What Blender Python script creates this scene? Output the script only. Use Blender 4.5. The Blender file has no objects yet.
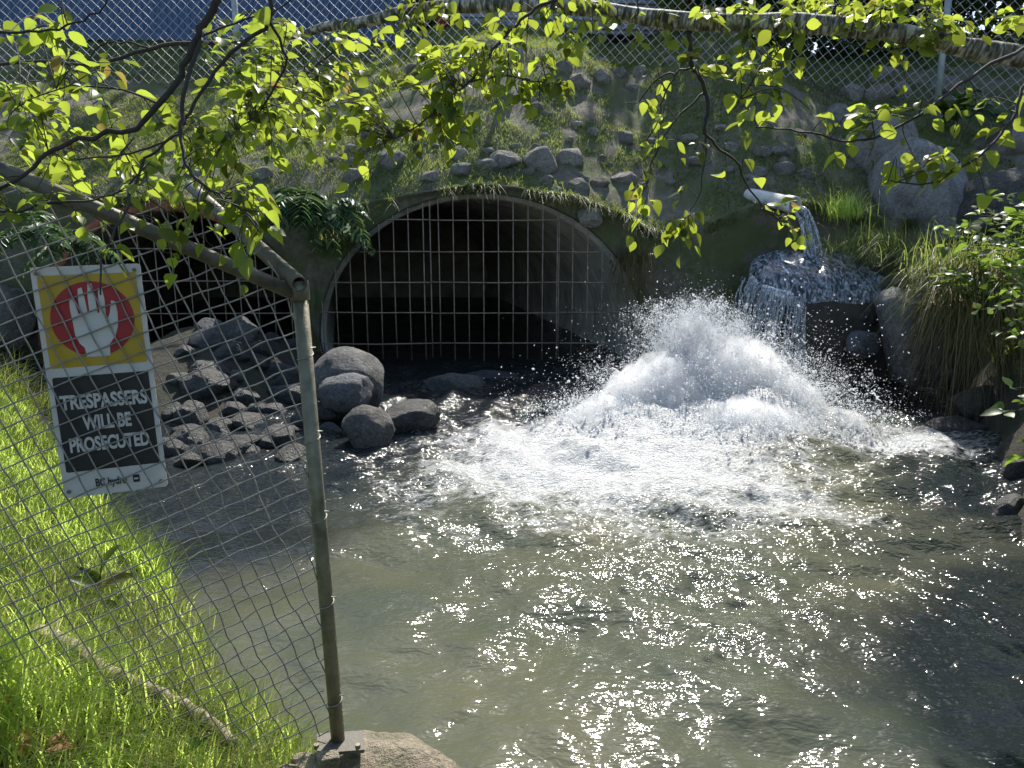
import bpy, bmesh, math, random
import numpy as np
from mathutils import Vector, Matrix
from mathutils.bvhtree import BVHTree

random.seed(11)
RNG = np.random.default_rng(11)
S = bpy.context.scene
COL = S.collection
R = math.radians

# ------------------------------------------------------------------ camera
H = 2.2; PITCH = R(12.0); F = 760.0
cam_d = bpy.data.cameras.new('camera'); cam = bpy.data.objects.new('camera', cam_d); COL.objects.link(cam)
cam_d.sensor_width = 36.0; cam_d.lens = F / 1024 * 36.0
cam_d.clip_start = 0.05; cam_d.clip_end = 2000
cam.location = (0, 0, H); cam.rotation_euler = (R(90) - PITCH, 0, 0)
S.camera = cam
CP, SP = math.cos(PITCH), math.sin(PITCH)

def ray(px, py):
    u = (px - 512) / F; v = -(py - 384) / F
    return Vector((u, CP + v * SP, -SP + v * CP))
def P(px, py, Y):
    d = ray(px, py); t = Y / d.y
    return Vector((d.x * t, Y, H + d.z * t))
EYE = Vector((0, 0, H))

# ------------------------------------------------------------------ noise (numpy value noise)
_T = np.random.default_rng(5).random((64, 64, 64)).astype(np.float32) * 2 - 1
def vnoise(x, y, z=0.0):
    x = np.asarray(x, float); y = np.asarray(y, float); z = np.asarray(z, float) + np.zeros_like(x)
    xi = np.floor(x).astype(int); yi = np.floor(y).astype(int); zi = np.floor(z).astype(int)
    fx = x - xi; fy = y - yi; fz = z - zi
    fx = fx*fx*fx*(fx*(fx*6-15)+10); fy = fy*fy*fy*(fy*(fy*6-15)+10); fz = fz*fz*fz*(fz*(fz*6-15)+10)
    a, b = xi & 63, (xi + 1) & 63; c, d = yi & 63, (yi + 1) & 63; e, f = zi & 63, (zi + 1) & 63
    def L(p, q, t): return p + (q - p) * t
    return L(L(L(_T[a, c, e], _T[b, c, e], fx), L(_T[a, d, e], _T[b, d, e], fx), fy),
             L(L(_T[a, c, f], _T[b, c, f], fx), L(_T[a, d, f], _T[b, d, f], fx), fy), fz)
def fbm(x, y, z=0.0, o=4):
    s = 0; a = 1.0; n = 0
    for i in range(o):
        s = s + a * vnoise(x * 2**i + 17.3*i, y * 2**i + 5.1*i, np.asarray(z) * 2**i + 3.7*i); n += a; a *= 0.5
    return s / n
def sstep(a, b, x):
    t = np.clip((np.asarray(x, float) - a) / (b - a), 0, 1); return t*t*(3-2*t)

# ------------------------------------------------------------------ mesh helpers
def mesh_np(name, V, faces, mats, parent=None, smooth=True, attrs=None, midx=None):
    """faces: list of (n,k) int arrays"""
    me = bpy.data.meshes.new(name)
    V = np.asarray(V, np.float32)
    me.vertices.add(len(V)); me.vertices.foreach_set('co', V.ravel())
    faces = [np.asarray(f, np.int32) for f in faces if len(f)]
    nl = sum(f.size for f in faces); npoly = sum(len(f) for f in faces)
    me.loops.add(nl); me.polygons.add(npoly)
    me.loops.foreach_set('vertex_index', np.concatenate([f.ravel() for f in faces]))
    tot = np.concatenate([np.full(len(f), f.shape[1], np.int32) for f in faces])
    st = np.concatenate([[0], np.cumsum(tot)[:-1]]).astype(np.int32)
    me.polygons.foreach_set('loop_start', st)
    if midx is not None: me.polygons.foreach_set('material_index', np.asarray(midx, np.int32))
    me.polygons.foreach_set('use_smooth', np.full(npoly, bool(smooth)))
    for k, a in (attrs or {}).items():
        at = me.attributes.new(k, 'FLOAT', 'POINT'); at.data.foreach_set('value', np.asarray(a, np.float32))
    me.update(calc_edges=True)
    for m in (mats if isinstance(mats, (list, tuple)) else [mats]): me.materials.append(m)
    o = bpy.data.objects.new(name, me); COL.objects.link(o)
    if parent is not None: o.parent = parent
    return o

class MB:
    """collects verts / faces of many shapes; build() links ONE mesh object"""
    def __init__(s): s.V = []; s.F3 = []; s.F4 = []; s.n = 0; s.A = {}
    def add(s, V, F4=None, F3=None, **at):
        V = np.asarray(V, float)
        s.V.append(V)
        if F4 is not None and len(F4): s.F4.append(np.asarray(F4, int) + s.n)
        if F3 is not None and len(F3): s.F3.append(np.asarray(F3, int) + s.n)
        for k, a in at.items(): s.A.setdefault(k, []).append(np.zeros(len(V)) + a)
        s.n += len(V)
    def box(s, c, size, M=None):
        hx, hy, hz = [q / 2 for q in size]
        V = np.array([(x, y, z) for x in (-hx, hx) for y in (-hy, hy) for z in (-hz, hz)])
        if M is not None: V = V @ np.array(M.to_3x3()).T
        s.add(V + np.array(c), [(0,1,3,2),(4,6,7,5),(0,4,5,1),(2,3,7,6),(0,2,6,4),(1,5,7,3)])
    def tube(s, pts, rad, n=8, cap=True, wob=0.0, **at):
        pts = [Vector(p) for p in pts]
        if not hasattr(rad, '__len__'): rad = [rad] * len(pts)
        V = []; al = []; ar = []; L = 0.0
        t = (pts[1] - pts[0]).normalized()
        ref = Vector((0, 0, 1)) if abs(t.z) < 0.9 else Vector((1, 0, 0))
        nrm = (ref - t * ref.dot(t)).normalized()
        for i, p in enumerate(pts):
            if i: L += (p - pts[i-1]).length
            t2 = (pts[min(i+1, len(pts)-1)] - pts[max(i-1, 0)])
            t2 = t2.normalized() if t2.length > 1e-9 else t
            nrm = (nrm - t2 * nrm.dot(t2)); nrm = nrm.normalized() if nrm.length > 1e-6 else t2.orthogonal().normalized()
            b = t2.cross(nrm)
            for k in range(n):
                a = 2*math.pi*k/n
                rr = rad[i] * (1 + wob * (random.random() - .5))
                V.append(p + (nrm*math.cos(a) + b*math.sin(a)) * rr); al.append(L); ar.append(k / n)
            t = t2
        m = len(pts)
        Fq = [(i*n+k, i*n+(k+1) % n, (i+1)*n+(k+1) % n, (i+1)*n+k) for i in range(m-1) for k in range(n)]
        F3 = []
        if cap:
            V.append(pts[0]); V.append(pts[-1]); al += [0, L]; ar += [0, 0]
            c0 = m*n; c1 = c0+1
            F3 += [(c0, (k+1) % n, k) for k in range(n)] + [(c1, (m-1)*n+k, (m-1)*n+(k+1) % n) for k in range(n)]
        s.add([tuple(v) for v in V], Fq, F3, along=np.array(al), around=np.array(ar), **at)
    def build(s, name, mat, parent=None, smooth=True):
        if not s.V: return None
        V = np.concatenate(s.V); fs = []
        if s.F4: fs.append(np.concatenate(s.F4))
        if s.F3: fs.append(np.concatenate(s.F3))
        at = {k: np.concatenate(v) for k, v in s.A.items() if sum(len(q) for q in v) == len(V)}
        return mesh_np(name, V, fs, mat, parent, smooth, at)

def tag(o, label=None, cat=None, group=None, kind=None):
    if label: o['label'] = label
    if cat: o['category'] = cat
    if group: o['group'] = group
    if kind: o['kind'] = kind
    return o
def thing(name, label, cat, loc=(0, 0, 0), group=None):
    o = bpy.data.objects.new(name, None); COL.objects.link(o); o.empty_display_size = 0.1
    o.location = loc; bpy.context.view_layer.update()
    return tag(o, label, cat, group)
def child(o, p):
    """parent keeping world coordinates of the mesh data (things' parts are built in world space)"""
    if o is None: return None
    o.parent = p; o.matrix_parent_inverse = Matrix.Translation(p.location).inverted()
    return o

def rv(s=1.0): return Vector((random.gauss(0, 1), random.gauss(0, 1), random.gauss(0, 1)))*s
def smooth_path(pts, k=4):
    """Catmull-Rom through points"""
    pts = [Vector(p) for p in pts]; out = []
    for i in range(len(pts)-1):
        p0 = pts[max(i-1, 0)]; p1 = pts[i]; p2 = pts[i+1]; p3 = pts[min(i+2, len(pts)-1)]
        for j in range(k):
            t = j / k
            out.append(0.5*((2*p1) + (p2-p0)*t + (2*p0-5*p1+4*p2-p3)*t*t + (3*p1-p0-3*p2+p3)*t**3))
    out.append(pts[-1]); return out

# ------------------------------------------------------------------ materials
class MT:
    def __init__(s, name):
        s.m = bpy.data.materials.new(name); s.m.use_nodes = True
        s.nt = s.m.node_tree; s.nt.nodes.clear()
        s.out = s.N('ShaderNodeOutputMaterial')
    def N(s, t, inp=None, **props):
        n = s.nt.nodes.new(t)
        for k, v in props.items(): setattr(n, k, v)
        for k, v in (inp or {}).items(): s.set(n, k, v)
        return n
    def set(s, n, k, v):
        sock = n.inputs[k]
        if isinstance(v, bpy.types.NodeSocket): s.nt.links.new(v, sock)
        elif isinstance(v, bpy.types.Node): s.nt.links.new(v.outputs[0], sock)
        else:
            if sock.type == 'RGBA' and len(v) == 3: v = (*v, 1)
            sock.default_value = v
    def coord(s, kind='Object', scale=(1, 1, 1)):
        tc = s.N('ShaderNodeTexCoord')
        mp = s.N('ShaderNodeMapping', {'Vector': tc.outputs[kind], 'Scale': scale})
        return mp.outputs[0]
    def pos(s): return s.N('ShaderNodeNewGeometry').outputs['Position']
    def noise(s, scale, detail=4, rough=.55, vec=None, dist=0.0):
        inp = {'Scale': scale, 'Detail': detail, 'Roughness': rough, 'Distortion': dist}
        if vec is not None: inp['Vector'] = vec
        return s.N('ShaderNodeTexNoise', inp).outputs[0]
    def ramp(s, fac, stops, interp='LINEAR'):
        r = s.N('ShaderNodeValToRGB', {'Fac': fac}); cr = r.color_ramp; cr.interpolation = interp
        while len(cr.elements) < len(stops): cr.elements.new(0.5)
        for e, (p, c) in zip(cr.elements, stops):
            e.position = p; e.color = (*c, 1) if len(c) == 3 else c
        return r.outputs[0]
    def rampf(s, fac, a, b, va=0.0, vb=1.0):
        return s.N('ShaderNodeMapRange', {'Value': fac, 'From Min': a, 'From Max': b, 'To Min': va, 'To Max': vb}).outputs[0]
    def mix(s, fac, a, b, blend='MIX'):
        n = s.N('ShaderNodeMix', data_type='RGBA', blend_type=blend)
        s.set(n, 0, fac); s.set(n, 6, a); s.set(n, 7, b); return n.outputs[2]
    def math(s, op, a, b=0.0, clamp=False):
        n = s.N('ShaderNodeMath', operation=op, use_clamp=clamp); s.set(n, 0, a); s.set(n, 1, b); return n.outputs[0]
    def attr(s, name): return s.N('ShaderNodeAttribute', attribute_name=name).outputs['Fac']
    def bump(s, h, strength=.5, dist=.02, normal=None):
        inp = {'Height': h, 'Strength': strength, 'Distance': dist}
        if normal is not None: inp['Normal'] = normal
        return s.N('ShaderNodeBump', inp).outputs[0]
    def princ(s, **k):
        n = s.N('ShaderNodeBsdfPrincipled')
        for kk, v in k.items(): s.set(n, kk.replace('_', ' '), v)
        return n.outputs[0]
    def done(s, sh):
        s.nt.links.new(sh, s.out.inputs[0]); return s.m

def m_plain(name, col, rough=.6, metal=0.0, var=.25, scale=8, bump=.15, spec=.5):
    m = MT(name); c = m.coord()
    n = m.noise(scale, 5, .6, c)
    colr = m.ramp(n, [(.3, tuple(x*(1-var) for x in col)), (.7, tuple(min(1, x*(1+var)) for x in col))])
    n2 = m.noise(scale*6, 3, .6, c)
    return m.done(m.princ(Base_Color=colr, Roughness=m.rampf(n, .3, .7, max(.03, rough-.1), min(1, rough+.1)), Metallic=metal, Normal=m.bump(n2, bump, .01)))

def m_rock(name, dark, light, wet=0.0, moss=0.3, lichen=0.4):
    m = MT(name); g = m.pos()
    oi = m.N('ShaderNodeObjectInfo').outputs['Random']
    n1 = m.noise(2.6, 6, .7, g); n2 = m.noise(34, 4, .8, g); n3 = m.noise(8, 6, .75, g); n4 = m.noise(14, 5, .75, g)
    c = m.ramp(n1, [(.32, dark), (.66, light)])
    c = m.mix(m.rampf(oi, 0, 1, 0, .6), c, (dark[0]*1.25, dark[1]*1.05, dark[2]*.8))
    c = m.mix(m.rampf(n4, .50, .62, 0, .55), c, tuple(x*.45 for x in dark))
    c = m.mix(m.rampf(n2, .55, .66, 0, .6), c, tuple(x*.35 for x in dark))
    c = m.mix(m.rampf(n2, .34, .44, .45, 0), c, tuple(min(1, x*1.9) for x in light))
    if lichen: c = m.mix(m.rampf(n3, .60, .68, 0, lichen), c, (.40, .41, .37))
    if moss:
        nz = m.N('ShaderNodeSeparateXYZ', {0: m.N('ShaderNodeNewGeometry').outputs['Normal']}).outputs[2]
        f = m.math('MULTIPLY', m.rampf(nz, -.1, .7), m.rampf(m.noise(5, 5, .7, g), .47, .6, 0, moss), True)
        c = m.mix(f, c, (.055, .07, .018))
    h = m.math('ADD', m.math('MULTIPLY', n3, 1.0), m.math('MULTIPLY', n2, .35))
    return m.done(m.princ(Base_Color=c, Roughness=m.rampf(n3, .3, .7, .85-.6*wet, .97-.5*wet), Normal=m.bump(h, 1.0, .07)))

def m_leaf(name, top, trans, mixf=.5, gloss=.35, hue=None):
    m = MT(name)
    r = m.attr('rnd')
    dry = hue or (.16, .11, .03)
    c = m.ramp(r, [(0.0, tuple(x*.55 for x in top)), (.5, top), (.95, tuple(x*1.35 for x in top)), (1.0, dry)])
    t = m.ramp(r, [(0.0, tuple(x*.30 for x in trans)), (.45, tuple(x*.95 for x in trans)), (.95, tuple(min(1, x*1.25) for x in trans)), (1.0, tuple(x*2 for x in dry))])
    v = m.noise(60, 3, .6, m.pos())
    c = m.mix(m.rampf(v, .3, .7, 0, .3), c, tuple(x*.6 for x in top))
    d = m.princ(Base_Color=c, Roughness=gloss, Specular_IOR_Level=.3)
    tr = m.N('ShaderNodeBsdfTranslucent', {'Color': t}).outputs[0]
    mx = m.N('ShaderNodeMixShader', {0: mixf, 1: d, 2: tr})
    return m.done(mx.outputs[0])

ROCK = m_rock('granite_dry', (.19, .185, .175), (.40, .39, .37), 0, .12, .45)
ROCKMOSS = m_rock('granite_mossy', (.15, .148, .135), (.33, .325, .30), 0, .75, .35)
ROCKWET = m_rock('granite_wet', (.024, .024, .025), (.085, .085, .086), .75, .15, .10)
ROCKDAMP = m_rock('granite_damp', (.06, .059, .056), (.185, .18, .172), .35, .2, .35)
ROCKBLUE = m_rock('slate_boulder', (.065, .071, .08), (.20, .215, .24), .45, .1, .15)
ROCKTAN = m_rock('tan_boulder', (.20, .17, .12), (.36, .31, .23), 0, .25, .3)
LEAF = m_leaf('birch_leaf', (.07, .115, .022), (.42, .51, .055), .55, .38)
LEAFDK = m_leaf('alder_leaf', (.06, .105, .022), (.40, .51, .055), .52, .38)
SHRUB = m_leaf('shrub_leaf', (.06, .105, .025), (.22, .34, .04), .45, .4)
FERN = m_leaf('fern_leaf', (.07, .13, .06), (.14, .24, .07), .35, .4)
GRASS = m_leaf('grass_blade', (.14, .20, .045), (.66, .84, .17), .64, .6, (.22, .17, .07))
GRASSDK = m_leaf('bank_grass_blade', (.10, .135, .04), (.32, .40, .08), .5, .45, (.20, .16, .08))
GRASSDRY = m_leaf('dry_grass_blade', (.16, .14, .06), (.26, .23, .08), .4, .5, (.2, .16, .08))
CANOPY = m_leaf('canopy_leaf', (.05, .085, .02), (.16, .25, .03), .4, .5)
DEADLEAF = m_leaf('dead_leaf', (.28, .14, .04), (.35, .18, .04), .35, .6)

def m_birch():
    m = MT('birch_bark')
    v = m.N('ShaderNodeCombineXYZ', {0: m.math('MULTIPLY', m.attr('along'), 60), 1: m.math('MULTIPLY', m.attr('around'), 3.0)})
    n = m.noise(1.0, 4, .6, v, .4)
    n2 = m.noise(45, 4, .7, m.pos())
    c = m.ramp(n, [(.40, (.035, .028, .02)), (.50, (.20, .17, .12)), (.58, (.56, .52, .42))])
    c = m.mix(m.rampf(n2, .45, .68, 0, .75), c, (.09, .10, .045))
    return m.done(m.princ(Base_Color=c, Roughness=.7, Normal=m.bump(n, .7, .006)))
BIRCH = m_birch()
BARK = m_plain('dark_twig_bark', (.045, .036, .028), .75, 0, .4, 60, .4)
TRUNKBARK = m_plain('trunk_bark', (.10, .085, .065), .9, 0, .45, 14, .9)
DEADWOOD = m_plain('weathered_wood', (.27, .22, .165), .85, 0, .5, 30, .7)
GALV = m_plain('galvanised_post', (.20, .185, .125), .5, .35, .4, 22, .15)
WIRE = m_plain('fence_wire', (.28, .265, .235), .4, .4, .3, 40, .05)
WIREFAR = m_plain('far_fence_wire', (.5, .51, .52), .55, .1, .15, 5, .05)
BAR = m_plain('grate_bar', (.27, .205, .15), .6, .2, .4, 12, .2)
RUST = m_plain('rusty_steel', (.34, .13, .075), .85, .1, .5, 9, .5)
GALVSHADE = m_plain('shaded_rail', (.13, .12, .085), .55, .3, .4, 22, .15)  # darker copy of the post metal, leaf shade painted into its colour
PLATE = m_plain('dull_plate', (.13, .12, .10), .7, .2, .4, 20, .3)
PVC = m_plain('white_pvc', (.62, .615, .58), .4, 0, .25, 5, .15)
CONC = m_plain('dark_concrete', (.055, .048, .040), .85, 0, .45, 6, .6)

def m_culvert():
    m = MT('corrugated_steel'); g = m.pos()
    n = m.noise(1.6, 6, .7, g)
    c = m.ramp(n, [(.3, (.20, .18, .145)), (.5, (.38, .355, .30)), (.7, (.52, .485, .41))])
    return m.done(m.princ(Base_Color=c, Roughness=.6, Metallic=.15, Normal=m.bump(m.noise(30, 3, .6, g), .2, .01)))
CULV = m_culvert()

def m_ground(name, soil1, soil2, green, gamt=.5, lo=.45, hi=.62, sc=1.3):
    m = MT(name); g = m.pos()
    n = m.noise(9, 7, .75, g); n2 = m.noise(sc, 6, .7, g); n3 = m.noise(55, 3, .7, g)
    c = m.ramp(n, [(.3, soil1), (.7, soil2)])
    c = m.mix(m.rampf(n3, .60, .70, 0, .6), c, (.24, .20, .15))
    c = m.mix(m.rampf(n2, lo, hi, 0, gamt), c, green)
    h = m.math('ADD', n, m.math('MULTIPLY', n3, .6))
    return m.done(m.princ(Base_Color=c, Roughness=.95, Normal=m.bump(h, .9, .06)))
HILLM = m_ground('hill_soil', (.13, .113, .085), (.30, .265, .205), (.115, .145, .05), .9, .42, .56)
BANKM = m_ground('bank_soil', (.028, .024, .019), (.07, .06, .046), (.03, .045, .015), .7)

def m_water():
    m = MT('turbid_water'); g = m.pos()
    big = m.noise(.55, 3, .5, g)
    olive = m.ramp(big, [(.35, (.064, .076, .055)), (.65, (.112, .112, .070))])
    body = m.mix(m.attr('silt_vs_shade'), (.010, .014, .017), olive)  # dark end: shade and reflected bank put into the body colour
    f = m.attr('foam')
    gs = m.N('ShaderNodeMapping', {'Vector': g, 'Scale': (.80, 1.45, 1.0)}).outputs[0]
    fn0 = m.noise(5.0, 5, .65, gs, 1.4); fn = m.noise(15, 5, .68, gs, 1.2); fn2 = m.noise(50, 3, .6, gs, .6)
    pat = m.math('ADD', m.math('ADD', m.math('MULTIPLY', fn0, .38), m.math('MULTIPLY', fn, .42)), m.math('MULTIPLY', fn2, .20))
    thr = m.math('SUBTRACT', 1.0, f)
    fm = m.rampf(m.math('SUBTRACT', pat, m.math('ADD', m.math('MULTIPLY', thr, .42), .30)), 0, .16)
    fm = m.math('MULTIPLY', m.N('ShaderNodeClamp', {0: fm}).outputs[0], m.rampf(f, .15, .75, .45, 1.0))
    r1 = m.noise(8, 2, .5, gs, 1.0); r2 = m.noise(27, 1, .5, gs, .5); r3 = m.noise(40, 0, .5, gs)
    h = m.math('ADD', m.math('ADD', m.math('MULTIPLY', r1, 1.0), m.math('MULTIPLY', r2, .40)), m.math('MULTIPLY', r3, .07))
    nb = m.bump(h, m.attr('chop'), .05)
    w = m.princ(Base_Color=body, Roughness=.085, IOR=1.333, Normal=nb)
    h2 = m.math('ADD', m.math('MULTIPLY', fn, 1.0), m.math('MULTIPLY', fn2, .7))
    fo = m.princ(Base_Color=(.80, .81, .80), Roughness=.45, Normal=m.bump(h2, 1.0, .06))
    return m.done(m.N('ShaderNodeMixShader', {0: fm, 1: w, 2: fo}).outputs[0])
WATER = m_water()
def m_spray():
    m = MT('white_spray')
    d = m.princ(Base_Color=(.93, .95, .97), Roughness=.25)
    t = m.N('ShaderNodeBsdfTranslucent', {'Color': (.94, .96, .98, 1)}).outputs[0]
    return m.done(m.N('ShaderNodeMixShader', {0: .72, 1: d, 2: t}).outputs[0])
SPRAY = m_spray()
def m_stream():
    m = MT('falling_water'); g = m.pos()
    v = m.N('ShaderNodeMapping', {'Vector': g, 'Scale': (1, 1, .25)}).outputs[0]
    n = m.noise(38, 4, .65, v, .5)
    w = m.princ(Base_Color=(.8, .86, .9), Roughness=.08, IOR=1.33, Transmission_Weight=.9, Normal=m.bump(n, .9, .03))
    f = m.princ(Base_Color=(.8, .83, .86), Roughness=.3, Normal=m.bump(n, .8, .03))
    return m.done(m.N('ShaderNodeMixShader', {0: m.rampf(n, .47, .62, 0.05, .9), 1: w, 2: f}).outputs[0])
STREAM = m_stream()
def m_film():
    m = MT('wet_film'); g = m.pos()
    gq = m.N('ShaderNodeMapping', {'Vector': g, 'Scale': (1.0, .35, .5)}).outputs[0]; n = m.noise(6, 3, .5, gq, 1.5); n2 = m.noise(15, 3, .6, gq, 1.5)
    h = m.math('ADD', n, m.math('MULTIPLY', n2, .5))
    c = m.ramp(n2, [(.42, (.05, .055, .06)), (.56, (.25, .27, .30)), (.70, (.62, .65, .68))])
    return m.done(m.princ(Base_Color=c, Roughness=.10, IOR=1.33, Normal=m.bump(h, .6, .04)))
FILM = m_film()

# ------------------------------------------------------------------ world, sun
SUN_EL, SUN_AZ = R(47), R(13)            # sun ahead of the camera, a little right
w = bpy.data.worlds.new('World'); S.world = w; w.use_nodes = True
nt = w.node_tree; nt.nodes.clear()
sky = nt.nodes.new('ShaderNodeTexSky'); sky.sky_type = 'NISHITA'; sky.sun_disc = False
sky.sun_elevation = SUN_EL; sky.sun_rotation = SUN_AZ; sky.air_density = 1.0; sky.dust_density = 1.0
bg = nt.nodes.new('ShaderNodeBackground'); bg.inputs[1].default_value = 0.125
wo = nt.nodes.new('ShaderNodeOutputWorld')
nt.links.new(sky.outputs[0], bg.inputs[0]); nt.links.new(bg.outputs[0], wo.inputs[0])
sd = bpy.data.lights.new('sun', 'SUN'); sd.energy = 4.9; sd.angle = R(.55); sd.color = (1, .95, .86)
sun = bpy.data.objects.new('sun', sd); COL.objects.link(sun)
tosun = Vector((math.sin(SUN_AZ)*math.cos(SUN_EL), math.cos(SUN_AZ)*math.cos(SUN_EL), math.sin(SUN_EL)))
sun.rotation_euler = tosun.to_track_quat('Z', 'Y').to_euler()
S.view_settings.view_transform = 'Standard'; S.view_settings.look = 'None'
S.view_settings.exposure = 0.70; S.view_settings.gamma = 1
S.cycles.use_denoising = True
S.cycles.volume_bounces = 10; S.cycles.max_bounces = 12; S.cycles.diffuse_bounces = 7; S.cycles.transmission_bounces = 5; S.cycles.transparent_max_bounces = 6
S.cycles.sample_clamp_indirect = 6.0

# ------------------------------------------------------------------ terrain functions
YW = 12.2                                   # the mouths of the culverts
C1 = (-0.5, 0.40, 2.60, 2.25)               # centre x, centre z, half width, half height
C2 = (-5.40, 0.30, 2.12, 2.15)
xLy = np.array([-4, 0, 1.6, 2.2, 3.2, 4.6, 6.8, 8.6, 10, 12.2, 14]); xLx = np.array([3.9, 1.1, +.02, -.36, -1.22, -2.32, -4.25, -5.5, -6.8, -7.9, -8.5])
xRy = np.array([-4, 1.5, 4, 5.4, 7.5, 9, 11, 12.2, 14]); xRx = np.array([2.0, 2.9, 3.55, 3.85, 4.9, 5.6, 6.2, 6.4, 6.6])
PL_d = np.array([-.8, -.25, 0, .15, .5, 1.0, 1.6, 4, 10]); PL_z = np.array([-.55, -.35, -.02, .18, .50, .86, 1.02, 1.6, 2.9])
PR_d = np.array([-.8, -.2, 0, .15, .5, 1.1, 2.5, 5, 10]); PR_z = np.array([-.55, -.25, .0, .3, 1.0, 1.7, 2.3, 3.1, 4.2])
lipx = np.array([-14, -8, -7, -5.4, -4, -3.2, -2, -.5, 1, 1.8, 2.3, 3.1, 3.9, 4.7, 6, 8, 14]); lipz = np.array([3.0, 2.75, 2.6, 2.58, 2.5, 2.3, 2.55, 2.78, 2.6, 2.3, 2.05, 2.2, 2.52, 2.50, 2.2, 2.6, 3.6])
def ground(x, y):
    x = np.asarray(x, float); y = np.asarray(y, float)
    dL = .81 * (np.interp(y, xLy, xLx) - x); dR = .85 * (x - np.interp(y, xRy, xRx))
    nz = fbm(x*.9, y*.9, 1.3, 4)
    dL = dL + .18*nz; dR = dR + .25*fbm(x*1.1, y*1.1, 7.7, 4)
    z = np.maximum(np.interp(dL, PL_d, PL_z), np.interp(dR, PR_d, PR_z))
    bar = 1.25*np.exp(-(((x+4.3)/1.9)**2 + ((y-10.6)/2.7)**2)) - .50
    z = np.maximum(z, bar)
    near = np.exp(-((x-.1)**2 + (y+.1)**2) / 1.2)
    z = z - near * np.clip(z-.6, 0, 5)
    return z + .05*fbm(x*3, y*3, 2.2, 3)
def lip(x): return np.maximum(np.interp(x, lipx, lipz), ground(x, np.full_like(np.asarray(x, float), YW)) + .05)
def hillz(x, y):
    x = np.asarray(x, float); t = np.asarray(y, float) - YW
    sl = np.interp(x, [-9, -6, 0, 4.7, 8, 12], [.54, .58, .74, .80, .62, .60])
    z = lip(x) + sl*np.minimum(t, 3.9) + np.interp(x, [-6, 0, 9], [.46, .36, .34])*np.clip(t-3.9, 0, 3.3) + .08*np.clip(t-7.2, 0, 200)
    fade = sstep(0, .5, t)
    return z + fade*(.22*fbm(x*.6, y*.6, 4.4, 4) + .06*fbm(x*3.1, y*3.1, 6.4, 3)) + (1-fade)*.07*fbm(x*4, y*4, 3.3, 3)

def grid_mesh(name, X, Y, Z, mat, attrs=None, drop=None):
    ny, nx = X.shape
    idx = np.arange(nx*ny).reshape(ny, nx)
    q = np.stack([idx[:-1, :-1], idx[:-1, 1:], idx[1:, 1:], idx[1:, :-1]], -1).reshape(-1, 4)
    if drop is not None: q = q[~drop.reshape(-1)]
    return mesh_np(name, np.stack([X, Y, Z], -1).reshape(-1, 3), [q], mat, None, True, {k: v.ravel() for k, v in (attrs or {}).items()})

xs = np.concatenate([np.arange(-40, -10, 1.0), np.arange(-10, 9, .07), np.arange(9, 41, 1.0)])
ys = np.concatenate([np.arange(-30, -3, 1.5), np.arange(-3, YW, .08), [YW]])
X, Y = np.meshgrid(xs, ys)
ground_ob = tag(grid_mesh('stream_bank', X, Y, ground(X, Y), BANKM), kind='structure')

# hill: head wall rows then slope rows
hx = np.concatenate([np.arange(-60, -10, 2.0), np.arange(-10, 9, .05), np.arange(9, 61, 2.0)])
def arch(x, C):
    u = (x - C[0]) / C[2]
    return np.where(np.abs(u) < 1, C[1] + C[3]*np.sqrt(np.clip(1-u*u, 0, 1)), -9)
bot = np.maximum(np.maximum(arch(hx, C1), arch(hx, C2)), -.7)
lp = np.maximum(lip(hx), bot + .10)
rows = []
for f in np.linspace(0, 1, 14):
    z = bot + (lp - bot)*f
    wob = .10*fbm(hx*1.6, z*1.6, 9.1, 4) * np.where(bot > -.6, .35 + .65*f, 1)
    rows.append((hx, YW + wob - .02 - .12*f**3, z))
tt = np.concatenate([np.arange(.06, 9, .075), np.arange(9, 30, .6), np.arange(30, 300, 12)])
for t in tt:
    yy = np.full_like(hx, YW + t)
    z = hillz(hx, yy); z = np.where(t < .6, np.maximum(z, lp + .02*t), z)
    rows.append((hx, yy, z))
HX = np.array([r[0] for r in rows]); HY = np.array([r[1] for r in rows]); HZ = np.array([r[2] for r in rows])
hill_ob = tag(grid_mesh('embankment', HX, HY, HZ, HILLM), kind='structure')

bpy.context.view_layer.update()
def bvh_of(*obs):
    V = []; Fa = []; n = 0
    for o in obs:
        V += [v.co.copy() for v in o.data.vertices]; Fa += [[i+n for i in p.vertices] for p in o.data.polygons]; n = len(V)
    return BVHTree.FromPolygons(V, Fa)
TERR = bvh_of(ground_ob, hill_ob)
def hit(px, py, water=True):
    d = ray(px, py).normalized(); h = TERR.ray_cast(EYE, d)[0]
    if water and d.z < 0:
        t = -H / d.z; pw = EYE + d*t
        if h is None or (pw - EYE).length < (h - EYE).length: h = pw
    if h is None: h = P(px, py, 16.0); h.z = gz(h.x, h.y)
    return h
def gz(x, y):
    h = TERR.ray_cast(Vector((x, y, 60)), Vector((0, 0, -1)))[0]
    return h.z if h else 0.0

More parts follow.
